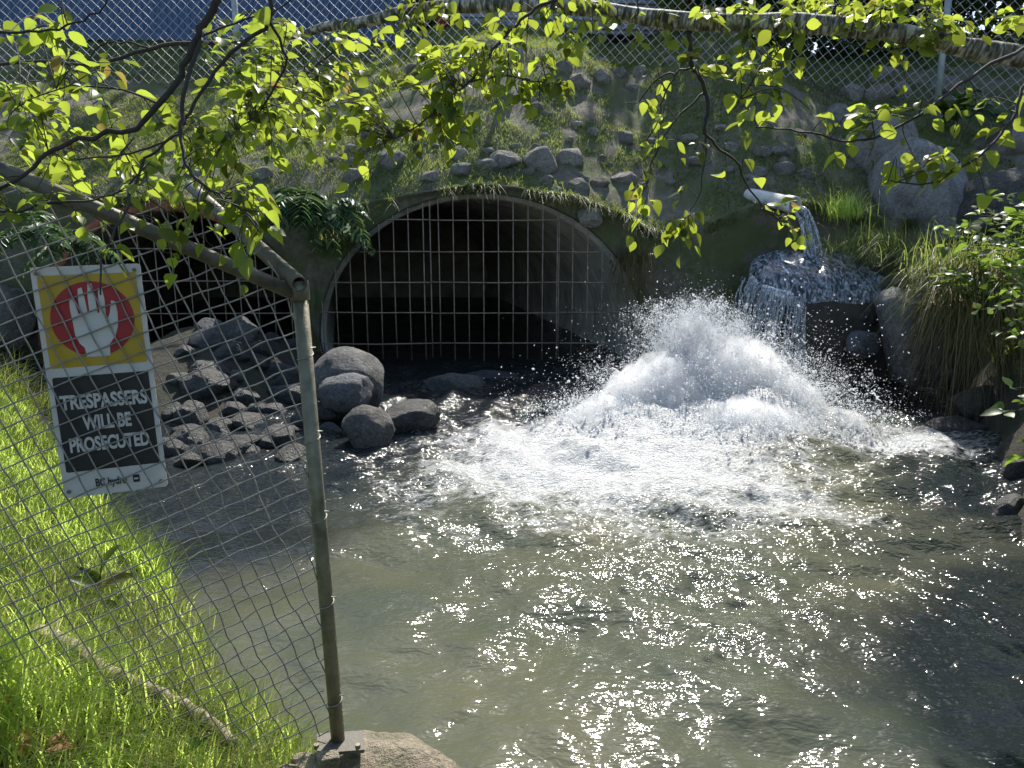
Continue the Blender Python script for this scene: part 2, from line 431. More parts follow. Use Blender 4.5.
# ------------------------------------------------------------------ water surface
SPL = [(2.35, 9.1, .55, .55), (2.75, 8.3, .75, .50), (1.5, 8.2, .65, .34), (2.45, 7.45, .55, .24), (1.0, 7.6, .7, .12)]
wy = np.concatenate([np.arange(-4, 1.9, .12), 1.9 + np.cumsum(np.linspace(.013, .034, 450))])
wy = np.concatenate([wy[wy < 12.4], np.arange(12.4, 23, .15)])
wx = np.concatenate([np.arange(-9, -5.0, .12), np.arange(-5.0, 7.2, .023), np.arange(7.2, 9, .12)])
X, Y = np.meshgrid(wx, wy)
cx, cy = 2.5, 8.2
wr = np.random.default_rng(3)
Z = np.zeros_like(X)
WXw = X + .25*fbm(X*.7, Y*.7, 1.0, 3); WYw = Y + .25*fbm(X*.7, Y*.7, 5.0, 3)
for i in range(64):
    lam = .085 * (16 ** wr.random()); k = 2*math.pi/lam
    th = R(-95) + wr.normal() * .85
    am = .0050 * lam ** .98
    ph = k*(WXw*math.cos(th) + WYw*math.sin(th)) + wr.random()*6.28
    env = np.clip(.6 + 1.1*vnoise(X*.7/lam**.5 + i*3.1, Y*.7/lam**.5, i*1.7), 0, 2)
    s_ = np.sin(ph); Z += am*env*(s_ + .22*np.sin(2*ph + 1.57))
rr = np.hypot(X-cx, (Y-cy)*1.0)
Z *= np.maximum(np.interp(rr, [1.5, 3.2, 4.6, 6.2], [1.35, 1.3, 1.05, .78]), 1.3*sstep(4.4, 6.2, Y))
for i in range(7):                                    # rings running out from the plunge
    lam = .35 + .5*wr.random(); Z += .012*np.exp(-((rr-2.2)/2.2)**2)*np.sin(2*math.pi*rr/lam + 2.5*fbm(X*.8, Y*.8, i*2.0, 3) + wr.random()*6)
calm = sstep(1.2, 3.2, rr)
# foam field: a tongue spreading from the plunge towards the camera and left
def foam_field(X, Y):
    n = fbm(X*.9 + .3*Y, Y*.9, 2.0, 5)
    u = (X - 1.40 - .20*(Y-7.5))/2.9; v = (Y - 7.4)
    v = np.where(v > 0, v/1.9, v/3.7)
    f = 1.10 - (np.abs(u)**2.2 + np.abs(v)**2.2)**(1/2.2) + .50*n
    e = .98 - np.hypot((X-3.9)/2.1, (Y-7.5)/1.6) + .45*n
    return np.clip(np.maximum(f*1.12, e*.85), 0, 1)
FO = foam_field(X, Y)
FO = np.clip(FO, 0, 1)
mound = 0
for (mx, my, mr, mh) in SPL:
    mound = mound + mh*np.exp(-((X-mx)**2 + (Y-my)**2)/mr**2)
rough = sstep(.25, .8, FO)
ridg = 1 - np.abs(fbm(X*4.0, Y*4.4, 3.0, 4))*2.2
Z += mound*.7 + rough*(.045*fbm(X*3, Y*3, 8.0, 3) + .028*(ridg-.6) + .026*fbm(X*9, Y*11, 2.0, 4)) + mound*.16*fbm(X*7, Y*7, 1.0, 4)
FO = np.clip(np.maximum(FO, sstep(.02, .3, mound)), 0, 1)
inside = Y > YW
# silt and air from the plunge; shade and reflected bank painted dark beside it
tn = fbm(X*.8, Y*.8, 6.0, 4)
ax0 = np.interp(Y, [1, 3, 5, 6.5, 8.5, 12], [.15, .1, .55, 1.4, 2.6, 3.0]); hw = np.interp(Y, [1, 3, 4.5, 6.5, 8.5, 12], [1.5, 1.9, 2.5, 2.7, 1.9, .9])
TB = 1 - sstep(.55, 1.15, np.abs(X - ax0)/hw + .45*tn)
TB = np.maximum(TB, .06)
Z = np.where(inside, Z*.3, Z) * np.where(Y < 12, 1, .8)
water_ob = tag(grid_mesh('stream_water', X, Y, Z, WATER, {'foam': np.where(inside, 0, FO), 'silt_vs_shade': TB, 'chop': np.maximum(np.interp(rr, [1.5, 3.0, 4.5, 6.2], [.75, .60, .36, .19]), .6*sstep(4.4, 6.2, Y))}), kind='structure')

# ------------------------------------------------------------------ spray
def blobs(name, pos, size, mat, label, kind='stuff', tet=False):
    n = len(pos)
    t = np.array([(1,0,0),(-1,0,0),(0,1,0),(0,-1,0),(0,0,1),(0,0,-1)], float)
    f = np.array([(0,2,4),(2,1,4),(1,3,4),(3,0,4),(2,0,5),(1,2,5),(3,1,5),(0,3,5)])
    if tet: t = np.array([(1,1,1),(-1,-1,1),(-1,1,-1),(1,-1,-1)], float)*.8; f = np.array([(0,2,1),(0,1,3),(0,3,2),(1,2,3)])
    sc = RNG.uniform(.6, 1.4, (n, 1, 3)) * size[:, None, None]
    q = RNG.normal(size=(n, 3, 3)); q, _ = np.linalg.qr(q)
    V = np.einsum('nvk,njk->nvj', t[None]*sc, q) + pos[:, None]
    Fi = (f[None] + (np.arange(n)*len(t))[:, None, None]).reshape(-1, 3)
    o = mesh_np(name, V.reshape(-1, 3), [Fi], mat, None, True)
    return tag(o, label, kind=kind)
def plume(b, direc, spread, v0, v1, nf, per, up=.9, thick=.045, br=.25):
    d = np.array(direc, float); d /= np.linalg.norm(d)
    out = []
    vel = d + RNG.normal(size=(nf, 3))*math.tan(spread)*np.array([1, .8, .35])
    vel /= np.linalg.norm(vel, axis=1)[:, None]
    sp = v0 + (v1 - v0)*RNG.random(nf)**.8
    vel *= sp[:, None]
    base = np.array([b[0], b[1], .0]) + np.stack([RNG.normal(size=nf)*br, RNG.normal(size=nf)*br*.7, RNG.random(nf)*.1], 1)
    T = np.maximum(vel[:, 2], .5)/9.81
    tc = T*RNG.uniform(.2, 1.0+up*.5, nf)
    L = RNG.uniform(.02, .10, nf); th_ = (thick*np.exp(RNG.normal(size=nf)*.7))[:, None]
    for j in range(per):
        t = np.maximum(tc + L*RNG.uniform(-1, 1, nf), .01)[:, None]
        p = base + vel*t + np.array([0, 0, -4.905])*t*t
        p = p + RNG.normal(size=p.shape)*th_*(.3 + 1.3*t/np.maximum(T[:, None], .05)*.6)
        out.append(p)
    p = np.concatenate(out); return p[p[:, 2] > -.02]
PL = [plume((2.22, 9.15), (-.02, -.05, 1), R(8), 3.3, 4.95, 1200, 56, .7, .04, .22),
      plume((2.55, 8.7), (.03, -.06, 1), R(13), 2.6, 4.3, 900, 34, .8, .045, .32),
      plume((1.8, 8.6), (-.20, -.1, 1), R(14), 2.0, 3.7, 700, 32, .9, .045, .32),
      plume((1.2, 8.2), (-.35, -.15, 1), R(20), 1.4, 2.7, 480, 30, .9, .045, .35),
      plume((2.5, 7.65), (.0, -.2, 1), R(20), 1.2, 2.5, 650, 36, .9, .04, .32),
      plume((3.05, 8.4), (.22, -.08, 1), R(13), 1.8, 3.5, 480, 40, .8, .045, .28),
      plume((3.5, 8.0), (.3, -.1, 1), R(18), 1.2, 2.1, 160, 30, .9, .04, .3)]
POS = np.concatenate(PL)
# torn strands of water between the drops
sb = MB()
for k in range(520):
    bx_, by_, dx_, sp_, v0_, v1_ = random.choice([(2.22, 9.1, 0, .16, 3.2, 4.8), (2.5, 8.7, .05, .24, 2.6, 4.2), (1.8, 8.6, -.2, .26, 2.0, 3.6), (1.2, 8.2, -.35, .36, 1.4, 2.6), (2.5, 7.7, 0, .36, 1.2, 2.5), (3.05, 8.4, .22, .24, 1.8, 3.4)])
    vel = (Vector((dx_, -.08, 1)) + Vector((random.gauss(0, sp_), random.gauss(0, sp_*.8), 0))).normalized()*random.uniform(v0_, v1_)
    b0 = Vector((bx_ + random.gauss(0, .26), by_ + random.gauss(0, .2), .02)); tc = vel.z/9.81*random.uniform(.25, 1.35); L_ = random.uniform(.02, .06)
    pts = [b0 + vel*t_ + Vector((0, 0, -4.905*t_*t_)) + rv(.006) for t_ in np.linspace(max(.01, tc-L_), tc+L_, 7)]
    r_ = random.uniform(.003, .010); sb.tube(pts, [r_*q_ for q_ in (.25, .8, 1.0, .55, .95, .6, .2)], 5)
tag(sb.build('spray_strands', SPRAY), 'torn white strands of water flung up in the splash', kind='stuff')
big_ = RNG.random(len(POS)) < .16
SZ = np.clip(.0048 * np.exp(RNG.normal(size=len(POS))*.5) * (1 + .8*np.exp(-POS[:, 2]/.25)), .002, .02)
blobs('water_spray', POS[big_], SZ[big_], SPRAY, 'white water spray thrown up where the outflow boils in the pool')
blobs('spray_drops', POS[~big_], .0028*np.exp(RNG.normal(size=(~big_).sum())*.35), SPRAY, 'fine white droplets filling the splash', tet=True)
# soft mist inside the splash: billowing closed bodies of thin scattering air
def mist(name, bumps, seed):
    gx = np.arange(-.6, 5.4, .035); gy = np.arange(6.4, 10.6, .035); X_, Y_ = np.meshgrid(gx, gy)
    Hm = np.zeros_like(X_)
    wx_ = X_ + .16*fbm(X_*2.5, Y_*2.5, seed, 3); wy_ = Y_ + .16*fbm(X_*2.5, Y_*2.5, seed+9, 3)
    for bx, by, r, h in bumps:
        q_ = np.hypot((wx_-bx)/r, (wy_-by)/(r*.85)); Hm = np.maximum(Hm, h*np.clip(1 - q_**2.2, 0, 1)**.75)
    bil = 1 - np.abs(fbm(X_*4.2, Y_*4.2, seed+3, 4))*1.5
    Hm = Hm*(.78 + .20*bil + .22*fbm(X_*11, Y_*11, seed, 4))
    ins = Hm > .03
    ny, nx = X_.shape; idx = np.arange(nx*ny).reshape(ny, nx)
    cell_ = ins[:-1, :-1] & ins[:-1, 1:] & ins[1:, 1:] & ins[1:, :-1]
    q = np.stack([idx[:-1, :-1], idx[:-1, 1:], idx[1:, 1:], idx[1:, :-1]], -1)[cell_]
    n_ = nx*ny; Vt = np.stack([X_, Y_, Hm + .02], -1).reshape(-1, 3); Vb = np.stack([X_, Y_, np.full_like(X_, .0)], -1).reshape(-1, 3)
    qb = q[:, ::-1] + n_
    e = np.concatenate([q[:, [0, 1]], q[:, [1, 2]], q[:, [2, 3]], q[:, [3, 0]]]); key = np.sort(e, 1); _, inv, cnt = np.unique(key, axis=0, return_inverse=True, return_counts=True)
    be = e[cnt[inv.ravel()] == 1]; qs = np.stack([be[:, 1], be[:, 0], be[:, 0]+n_, be[:, 1]+n_], 1)
    allq = np.concatenate([q, qb, qs]); used, inv2 = np.unique(allq, return_inverse=True)
    o = mesh_np(name, np.concatenate([Vt, Vb])[used], [inv2.reshape(-1, 4)], MIST)
    return tag(o, 'soft white mist in the heart of the splash', kind='stuff')
mm = MT('spray_mist_air')
mm.nt.links.new(mm.N('ShaderNodeVolumeScatter', {'Color': (.995, .998, 1.0, 1), 'Density': 7.0, 'Anisotropy': .42}).outputs[0], mm.out.inputs['Volume']); MIST = mm.m
mist('spray_mist', [(2.2, 9.1, .66, 1.08), (2.55, 8.75, .85, .92), (1.75, 8.6, .85, .74), (1.15, 8.2, .6, .34), (2.5, 7.75, .65, .42), (3.05, 8.45, .6, .55), (3.5, 8.1, .5, .2)], 4.0)
n = 330
st = np.stack([RNG.normal(3.45, .50, n), RNG.normal(8.7, .5, n), np.abs(RNG.normal(.7, .42, n))], 1)
st2 = np.stack([RNG.normal(1.1, .45, 120), RNG.normal(8.9, .4, 120), np.abs(RNG.normal(.4, .3, 120))], 1)
st = np.concatenate([st, st2])
blobs('flying_drops', st, .0065*np.exp(RNG.normal(size=len(st))*.45), SPRAY, 'stray white drops flying round the splash in front of the concrete block')

# ------------------------------------------------------------------ culverts
def culvert(label, C, y0, y1, cor, rimmat, rimr, matl):
    t = thing('culvert', label, 'culvert', (C[0], y0, 0))
    na = 72; ysn = np.arange(y0, y1, .025)
    a = np.linspace(0, 2*math.pi, na, endpoint=False)
    V = []; 
    for y in ysn:
        r = 1 + cor*(math.cos(2*math.pi*(y-y0)/.24) - 1)
        zz = np.sin(a); zr = np.where(zz > 0, C[3]*zz, .75*C[3]*zz)
        V.append(np.stack([C[0] - .22*(y-y0) + C[2]*np.cos(a)*r, np.full(na, y), C[1] + zr*r], 1))
    m = len(ysn); V = np.concatenate(V + [np.array([[C[0] - .22*(ysn[-1]-y0), ysn[-1], C[1]]])])
    q = [(i*na+k, (i+1)*na+k, (i+1)*na+(k+1) % na, i*na+(k+1) % na) for i in range(m-1) for k in range(na)]
    tri = [(m*na, (m-1)*na+(k+1) % na, (m-1)*na+k) for k in range(na)]
    child(mesh_np('barrel', V, [np.array(q), np.array(tri)], matl), t)
    mb = MB()
    pts = [(C[0] + (C[2]+.0)*math.cos(b), y0-.005, C[1] + C[3]*math.sin(b) if math.sin(b) > 0 else C[1]+.75*C[3]*math.sin(b)) for b in np.linspace(-.5, math.pi+.5, 60)]
    mb.tube(pts, rimr, 8, True, .25 if rimr > .04 else 0)
    child(mb.build('rim', rimmat), t)
    return t
culvert('large corrugated steel culvert mouth covered by the bar grate, beside the splash', C1, YW-.02, 25, .020, CONC, .012, CULV)
culvert('rusty rimmed culvert mouth half hidden behind leaves, mesh and the cobble pile', C2, YW-.10, 24, .010, RUST, .085, CULV)

def grate(label, C, y, dx, zs, x0, extra, group=None):
    t = thing('culvert_grate', label, 'grate', (C[0], y, 0))
    def az(x):
        u = (x - C[0])/C[2]; return C[1] + C[3]*math.sqrt(max(0, 1-u*u))
    x = x0; k = 0
    xs_ = []
    while x < C[0] + C[2] - .08:
        if x > C[0] - C[2] + .08: xs_.append(x)
        x += dx
    for x in xs_ + extra:
        if az(x) < .4: continue
        mb = MB(); j = random.uniform(-.012, .012)
        mb.tube([(x, y, .06 + random.uniform(-.04, .04)), (x + j, y, .9), (x + j*.3, y + random.uniform(-.01, .01), az(x) - .02)], .0095, 6)
        child(mb.build('vertical_bar', BAR), t)
    for z in zs:
        u = (z - C[1])/C[3]
        hw = C[2]*math.sqrt(max(0, 1-u*u)) - .03 if z > C[1] else C[2] - .04
        joints = [C[0]-hw] + [e for e in extra if abs(e-C[0]) < hw - .2] + [C[0]+hw]
        for a, b in zip(joints[:-1], joints[1:]):
            mb = MB(); dz = random.uniform(-.012, .012)
            mb.tube([(a + .012, y - .028, z + dz), ((a+b)/2, y - .03, z + dz + random.uniform(-.012, .006)), (b - .012, y - .028, z + dz*.5)], .0105, 6)
            child(mb.build('horizontal_bar', BAR), t)
    return t
grate('steel bar grate of upright and level bars across the large culvert mouth', C1, YW-.17, .232, [.32, .80, 1.28, 1.76, 2.24], C1[0]-2.5, [-1.27, .74])
grate('bar grate across the rusty culvert, seen through the chain-link mesh', C2, YW-.17, .26, [.8, 1.3, 1.8], C2[0]-2.0, [])

# ------------------------------------------------------------------ rocks
_ico = {}
def ico(sub):
    if sub not in _ico:
        bm = bmesh.new(); bmesh.ops.create_icosphere(bm, subdivisions=sub, radius=1)
        V = np.array([v.co[:] for v in bm.verts]); Fc = np.array([[v.index for v in f.verts] for f in bm.faces]); bm.free(); _ico[sub] = (V, Fc)
    return _ico[sub]
def rock_mesh(name, loc, dims, mat, seed, ang=0.0, cuts=9, sub=4, tilt=0.0):
    rg = np.random.default_rng(seed); V, Fc = ico(sub); V = V.copy()
    o = rg.random(3)*40
    d = 1 + .20*fbm(V[:, 0]*1.0+o[0], V[:, 1]*1.0+o[1], V[:, 2]*1.0+o[2], 3) 
    V *= d[:, None]
    for i in range(cuts):
        nrm = rg.normal(size=3); nrm /= np.linalg.norm(nrm); h = rg.uniform(.55, .88)
        dd = V @ nrm - h; V -= np.clip(dd, 0, 9)[:, None]*nrm*rg.uniform(.7, 1.0)
    d = .085*fbm(V[:, 0]*2.6+o[1], V[:, 1]*2.6+o[2], V[:, 2]*2.6+o[0], 5)
    V *= (1 + d)[:, None]
    V *= np.array(dims)/2 / np.abs(V).max(0)
    ct, s_ = math.cos(tilt), math.sin(tilt)
    V = V @ np.array([[ct, 0, s_], [0, 1, 0], [-s_, 0, ct]]).T
    c, s_ = math.cos(ang), math.sin(ang)
    V = V @ np.array([[c, -s_, 0], [s_, c, 0], [0, 0, 1]]).T
    ob = mesh_np(name, V, [Fc], mat); ob.location = loc
    return ob
_seed = [100]
def rock(px, py, wpx, hpx, mat, label, name='cobble', cat='rock', group=None, depth=1.0, Y=None, tilt=0.0, sink=.42, water=True, cuts=13, sub=4):
    """a rock whose visible middle lies on the ground where this ray meets it"""
    _seed[0] += 1
    h = hit(px, py, water) if Y is None else P(px, py, Y)
    dist = (h - EYE).dot(Vector((0, CP, -SP)))
    W = wpx*dist/F; Hh = hpx*dist/F
    D = depth*(W + Hh)/2
    d = ray(px, py).normalized()
    c = h - d*(D*.28) - Vector((0, 0, Hh*sink*.5))
    o = rock_mesh(name, c, (W*1.04, D, Hh*1.2), mat, _seed[0], 0, cuts, sub, tilt)
    return tag(o, label, cat, group)

G1 = 'stones set along the top of the culvert'
for a in [(505,158,32,20,'flat grey stone above the culvert crown, left neighbour of the largest stone'),
          (541,157,36,26,'largest rounded grey stone in the row above the culvert crown'),
          (571,156,30,22,'smooth sunlit stone above the culvert, right end of the row of three'),
          (487,162,22,14,'small stone half sunk in moss just above the top of the culvert arch'),
          (458,152,24,16,'pale stone above the left half of the culvert arch, under the hanging branch tip'),
          (462,168,24,14,'low grey stone nearest the rim at the top of the arch'),
          (430,174,22,14,'lone stone at the edge of the arch between the leafy branch and the fern'),
          (390,158,30,22,'stone behind the yellow leaves up and right of the fern'),
          (355,173,22,15,'stone just above the dark green fern'),
          (546,179,17,12,'little oval stone between the large row and the rim of the arch'),
          (557,189,13,10,'tiniest round pebble sitting on the right shoulder of the arch'),
          (576,186,27,22,'squat angular stone on the right shoulder of the arch'),
          (600,180,22,15,'stone right of the squat one, touching the dark wet patch'),
          (623,177,27,14,'wide flat stone at the right end of the line above the arch'),
          (592,213,28,19,'stone hugging the right flank of the culvert rim, lowest of the line'),
          (528,170,15,9,'chip of stone under the largest stone above the arch')]:
    rock(*a[:4], ROCK if a[0] % 3 else ROCKMOSS, a[4], group=G1)
G2 = 'cobbles on the upper slope below the far fence'
for a in [(421,68,30,15,'pale rounded cobble at the foot of the far fence, below the red post'),
          (447,76,16,15,'small upright cobble right of the pale one at the foot of the far fence'),
          (560,66,24,12,'cobble in the upper band, left end, near the fence foot'),
          (579,79,24,17,'blocky cobble in the upper band below the bare twig'),
          (602,75,17,17,'round cobble standing in the upper band'),
          (620,72,18,12,'low cobble right of the round one in the upper band'),
          (641,71,18,14,'cobble partly grown over at the right of the upper band'),
          (673,60,24,10,'long thin cobble up under the birch limb'),
          (633,85,16,9,'flat cobble lying lowest in the upper band'),
          (598,60,20,9,'grey cobble topmost in the band, at the mesh'),
          (466,126,22,16,'grey cobble on the slope behind the tip of the drooping leafy branch'),
          (505,96,18,14,'cobble on the slope seen beneath the white leaf undersides'),
          (625,136,24,15,'speckled pale rubble patch stone in the middle of the bare slope'),
          (373,130,28,22,'broad cobble behind the leaves above the row, left of the slope'),
          (545,135,10,7,'lone pebble on the green middle slope'),
          (690,137,24,9,'flat slab stone on the slope left of the hanging twig'),
          (700,160,24,10,'low stone behind the hanging twig, above the concrete wall'),
          (733,146,20,13,'rounded stone right of the hanging twig on the slope'),
          (762,150,20,12,'left one of two close stones above the white pipe'),
          (783,148,22,14,'right one of two close stones above the white pipe'),
          (786,166,24,18,'grey stone just above the mouth of the white pipe'),
          (757,170,20,12,'stone resting behind the white pipe'),
          (806,172,16,16,'small dark stone right of the white pipe above the grass tuft'),
          (722,127,14,7,'thin stone high on the slope beside the twig fork'),
          (796,132,22,9,'half buried stone on the slope under the berries')]:
    rock(*a[:4], ROCK if a[1] % 2 else ROCKMOSS, a[4], group=G2)
G3 = 'stones on the left slope behind the leaves'
for a in [(33,121,30,24,'pale blue grey stone at the far left under the yellow leaves'),
          (10,124,14,10,'small stone at the left edge beside the pale blue grey one'),
          (165,151,22,14,'pale stone glimpsed through the leaves under the crossing of dark branches'),
          (119,166,10,14,'narrow white stone standing among leaves above the diagonal rail'),
          (150,170,18,12,'grey stone between leaves just right of the narrow white one'),
          (192,171,20,10,'low stone above the rusty rim on the left slope'),
          (60,150,20,12,'stone over the upper end of the diagonal rail'),
          (262,172,22,14,'stone left of the fern among the leaves'),
          (12,305,36,60,'mossy grey boulder at the left edge behind the sign')]:
    rock(*a[:4], ROCKMOSS if a[1] > 290 else ROCK, a[4], group=G3)
sr = random.Random(21)
for i in range(70):
    px = sr.uniform(330, 860); py = sr.uniform(62, 200)
    if py > 150 and px < 640 and py > 178 - abs(px-480)*.0: continue
    w_ = sr.uniform(7, 17)
    rock(px, py, w_, w_*sr.uniform(.45, .75), ROCK if sr.random() < .5 else ROCKMOSS, 'small half buried cobble scattered over the mossy embankment above the culvert', group='small half buried cobbles on the embankment', sub=3, sink=.6)
# upper right boulders
rock(884,146,62,72, ROCK, 'tall speckled boulder leaning against the big one on the right slope', 'boulder', 'boulder', tilt=.15, cuts=14)
rock(922,178,96,104, ROCK, 'largest dark grey boulder on the right slope above the grass', 'boulder', 'boulder', tilt=-.35, cuts=14)
rock(1000,192,110,52, ROCKDAMP, 'long sloping slab boulder at the right edge under the twigs', 'boulder', 'boulder', tilt=-.42, cuts=7)
rock(1014,138,64,26, ROCK, 'flat boulder at the right edge above the slab', 'boulder', 'boulder', cuts=7)
for a in [(850,92,26,20,'round stone at the left of the cluster under the birch limb'),(882,74,34,18,'bright topped stone highest in the cluster under the birch limb'),
          (880,92,28,22,'square stone in the middle of the cluster under the birch limb'),(903,88,20,18,'stone next to the fence post foot in the cluster under the limb'),
          (836,112,34,20,'low stone at the foot of the cluster under the limb'),(946,82,34,18,'pale stone right of the upper fence post'),
          (862,108,18,12,'small stone wedged at the front of the cluster under the limb')]:
    rock(*a[:4], ROCK, a[4], group='stone cluster under the birch limb')
# right waterline
rock(914,312,66,88, ROCKBLUE, 'upright blue grey boulder at the water under the hanging grass', 'boulder', 'boulder', Y=10.0, tilt=-.1, cuts=18)
rock(866,338,38,28, ROCKBLUE, 'pointed small blue rock between the concrete block and the upright boulder', 'boulder', 'rock', Y=10.3, cuts=8)
for a in [(880,268,24,18,10.9,'wet stone touching the back right corner of the concrete block'),(896,262,22,16,11.0,'wet stone second behind the block corner, below the grass'),
          (874,290,20,20,10.7,'wet stone at the right shoulder of the block'),(893,283,24,20,10.6,'wet stone over the top of the upright boulder'),
          (908,270,20,14,10.8,'wet stone in the gap under the overhanging grass'),(862,262,20,12,11.1,'thin wet stone on the rear edge of the block'),
          (888,305,22,22,10.4,'black wet stone left of the upright boulder'),(868,312,24,20,10.6,'black wet stone against the right side of the block')]:
    rock(*a[:4], ROCKWET, a[5], group='wet stones beside the block', Y=a[4])
for a in [(935,378,80,28,'dark low rock at the waterline under the upright boulder'),(985,398,60,34,'dark wet rock under the hanging grass at the right bank'),
          (1012,508,34,38,'wet rock at the right edge below the low leafy twig'),(960,425,60,22,'flat dark rock barely above the ripples on the right'),
          (1020,465,30,40,'dark rock under the low leafy twig at the right edge'),(895,372,40,18,'dark rock nearest the splash on the right waterline')]:
    rock(*a[:4], ROCKWET, a[4], 'rock', group='dark rocks along the right waterline')
# left boulders at the water
rock(348,370,82,62, ROCKDAMP, 'large grey boulder behind the post, left of the grate', 'boulder', 'boulder', Y=9.0, cuts=6)
rock(347,387,54,36, ROCKBLUE, 'blue grey rounded boulder in front of the large one right of the post', 'boulder', 'boulder', Y=8.3, cuts=6)
rock(366,424,54,52, ROCKDAMP, 'round speckled boulder standing in the water right of the post', 'boulder', 'boulder', Y=7.6, cuts=5)
rock(408,412,60,34, ROCKWET, 'black wet boulder right of the round speckled one', 'boulder', 'boulder', Y=8.2, cuts=7)
rock(455,382,66,30, ROCKTAN if False else ROCKDAMP, 'flat brown boulder awash in the water before the grate', 'boulder', 'boulder', cuts=8, sink=.5)
rock(490,374,60,14, ROCKWET, 'low wet ledge just behind the flat brown boulder', 'boulder', 'rock', sink=.5)
rock(330,430,34,22, ROCKWET, 'wet rock between the post and the round speckled boulder', 'boulder', 'rock', Y=7.9)
rock(322,408,34,20, ROCKWET, 'dark rock low between the post and the blue grey boulder', 'boulder', 'rock', Y=8.2)
rock(765,412,40,22, ROCKWET, 'black rock showing in the gap of the splash', 'boulder', 'rock', Y=8.0)
PILE = []
prng = random.Random(4)
desc = ['dark', 'pale', 'speckled', 'rounded', 'flat', 'angular', 'wet', 'grey']
cells = [(x, y) for y in (335, 352, 370, 388, 406, 424, 442, 458) for x in range(172, 322, 24)]
for i, (x, y) in enumerate(cells):
    x += prng.uniform(-13, 13) + (12 if (y // 18) % 2 else 0); y += prng.uniform(-9, 9)
    if x > 318 or y > 478 - max(0, 190-x)*.8: continue
    rowd = ['topmost row under the dark culvert', 'second row from the top', 'third row from the top', 'fourth row from the top',
            'middle row', 'sixth row', 'next to lowest row', 'lowest row at the water'][i // 7]
    cold = ['first', 'second', 'third', 'fourth', 'fifth', 'sixth', 'seventh'][i % 7]
    ww = prng.uniform(18, 30) if prng.random() < .6 else prng.uniform(32, 50); hh = ww*prng.uniform(.5, .8)
    rock(x, y, ww, hh, ROCKWET if (y > 385 or prng.random() < .75) else (ROCKDAMP if prng.random() < .6 else ROCKBLUE),
         f'pile cobble behind the mesh, {rowd}, {cold} from the sign', group='cobble pile behind the fence mesh', sub=4, sink=.25, depth=1.1, cuts=10)
# rock under the post
rock_mesh_o = rock_mesh('boulder', P(372, 772, 2.16) - Vector((0, -.05, .13)), (.62, .5, .34), ROCKTAN, 777, .2, 6, 5)
tag(rock_mesh_o, 'tan sunlit boulder carrying the fence post foot at the water edge', 'boulder')
for i, (px, py, ww, hh, Yq, lb) in enumerate([(302, 765, 40, 24, 2.1, 'small tan stone left of the post boulder in the grass'), (285, 772, 34, 20, 2.05, 'tan stone at the bottom edge below the dry leaf'),
                                         (326, 757, 30, 18, 2.12, 'grey gravel stone under the base plate')]):
    rock(px, py, ww, hh, ROCKTAN, lb, group='small stones round the post boulder', Y=Yq)

# ------------------------------------------------------------------ white pipe, block, falling water
pt = thing('drain_pipe', 'white plastic drain pipe pouring water above the concrete block', 'pipe', P(793, 203, 11.9))
a0 = P(795, 205, 11.55); a1 = a0 + Vector((-.40, .95, .17))
ax = (a0 - a1).normalized()
def pipe_mesh(p0, p1, r0, r1):
    n = 40; ax = (p1-p0).normalized(); u = ax.orthogonal().normalized(); v = ax.cross(u); V = []
    def ring(p, r):
        return [tuple(p + (u*math.cos(2*math.pi*k/n) + v*math.sin(2*math.pi*k/n))*r) for k in range(n)]
    bell = p1 - ax*.16
    V += ring(p0, r0) + ring(bell - ax*.02, r0) + ring(bell, r0*1.09) + ring(p1, r0*1.09) + ring(p1, r1) + ring(p0, r1)
    q = [(i*n+k, i*n+(k+1) % n, (i+1)*n+(k+1) % n, (i+1)*n+k) for i in range(5) for k in range(n)]
    return np.array(V), np.array(q)
V, q = pipe_mesh(a1, a0, .116, .103)
o = mesh_np('pipe_body', V, [q], PVC); child(o, pt)
o.modifiers.new('bevel', 'BEVEL').width = .006
# block
def block():
    t = thing('concrete_block', 'rounded dark wet concrete block under the white pipe with water running over it', 'block', (4.5, 11.1, 0))
    n = 96; prof = [(1.02, -.5), (1.03, .5), (1.02, .86), (1.0, 1.06), (.95, 1.20), (.86, 1.29), (.62, 1.37), (.3, 1.41), (0.01, 1.42)]
    V = []; cxb, cyb, rx, ry = 4.52, 11.25, 1.05, .85
    for r, z in prof:
        for k in range(n):
            a = 2*math.pi*k/n; e = 2.5
            ca, sa = math.cos(a), math.sin(a)
            qx = math.copysign(abs(ca)**(2/e), ca); qy = math.copysign(abs(sa)**(2/e), sa)
            V.append((cxb + rx*r*qx, cyb + ry*r*qy, z))
    V = np.array(V); V[:, 2] += np.where(V[:, 2] > .85, .10 + .27*(V[:, 1]-10.6), 0); nn = fbm(V[:, 0]*3, V[:, 1]*3, V[:, 2]*3, 4); n5 = fbm(V[:, 0]*1.3, V[:, 1]*1.3, V[:, 2]*1.3, 3); V += np.stack([nn*.07 + n5*.16, -nn*.07 + n5*.12, nn*.05 + n5*.08], 1)
    q = np.array([(i*n+k, i*n+(k+1) % n, (i+1)*n+(k+1) % n, (i+1)*n+k) for i in range(len(prof)-1) for k in range(n)])
    ob = mesh_np('block_body', V, [q], CONC); child(ob, t)
    m = ob.modifiers.new('sub', 'SUBSURF'); m.levels = m.render_levels = 1
    # running water over the top
    V2 = V[3*n:].copy(); V2[:, 2] += .014
    q2 = np.array([(i*n+k, i*n+(k+1) % n, (i+1)*n+(k+1) % n, (i+1)*n+k) for i in range(len(prof)-4) for k in range(n)])
    child(mesh_np('water_film', V2, [q2], FILM), t)
    return t
block()
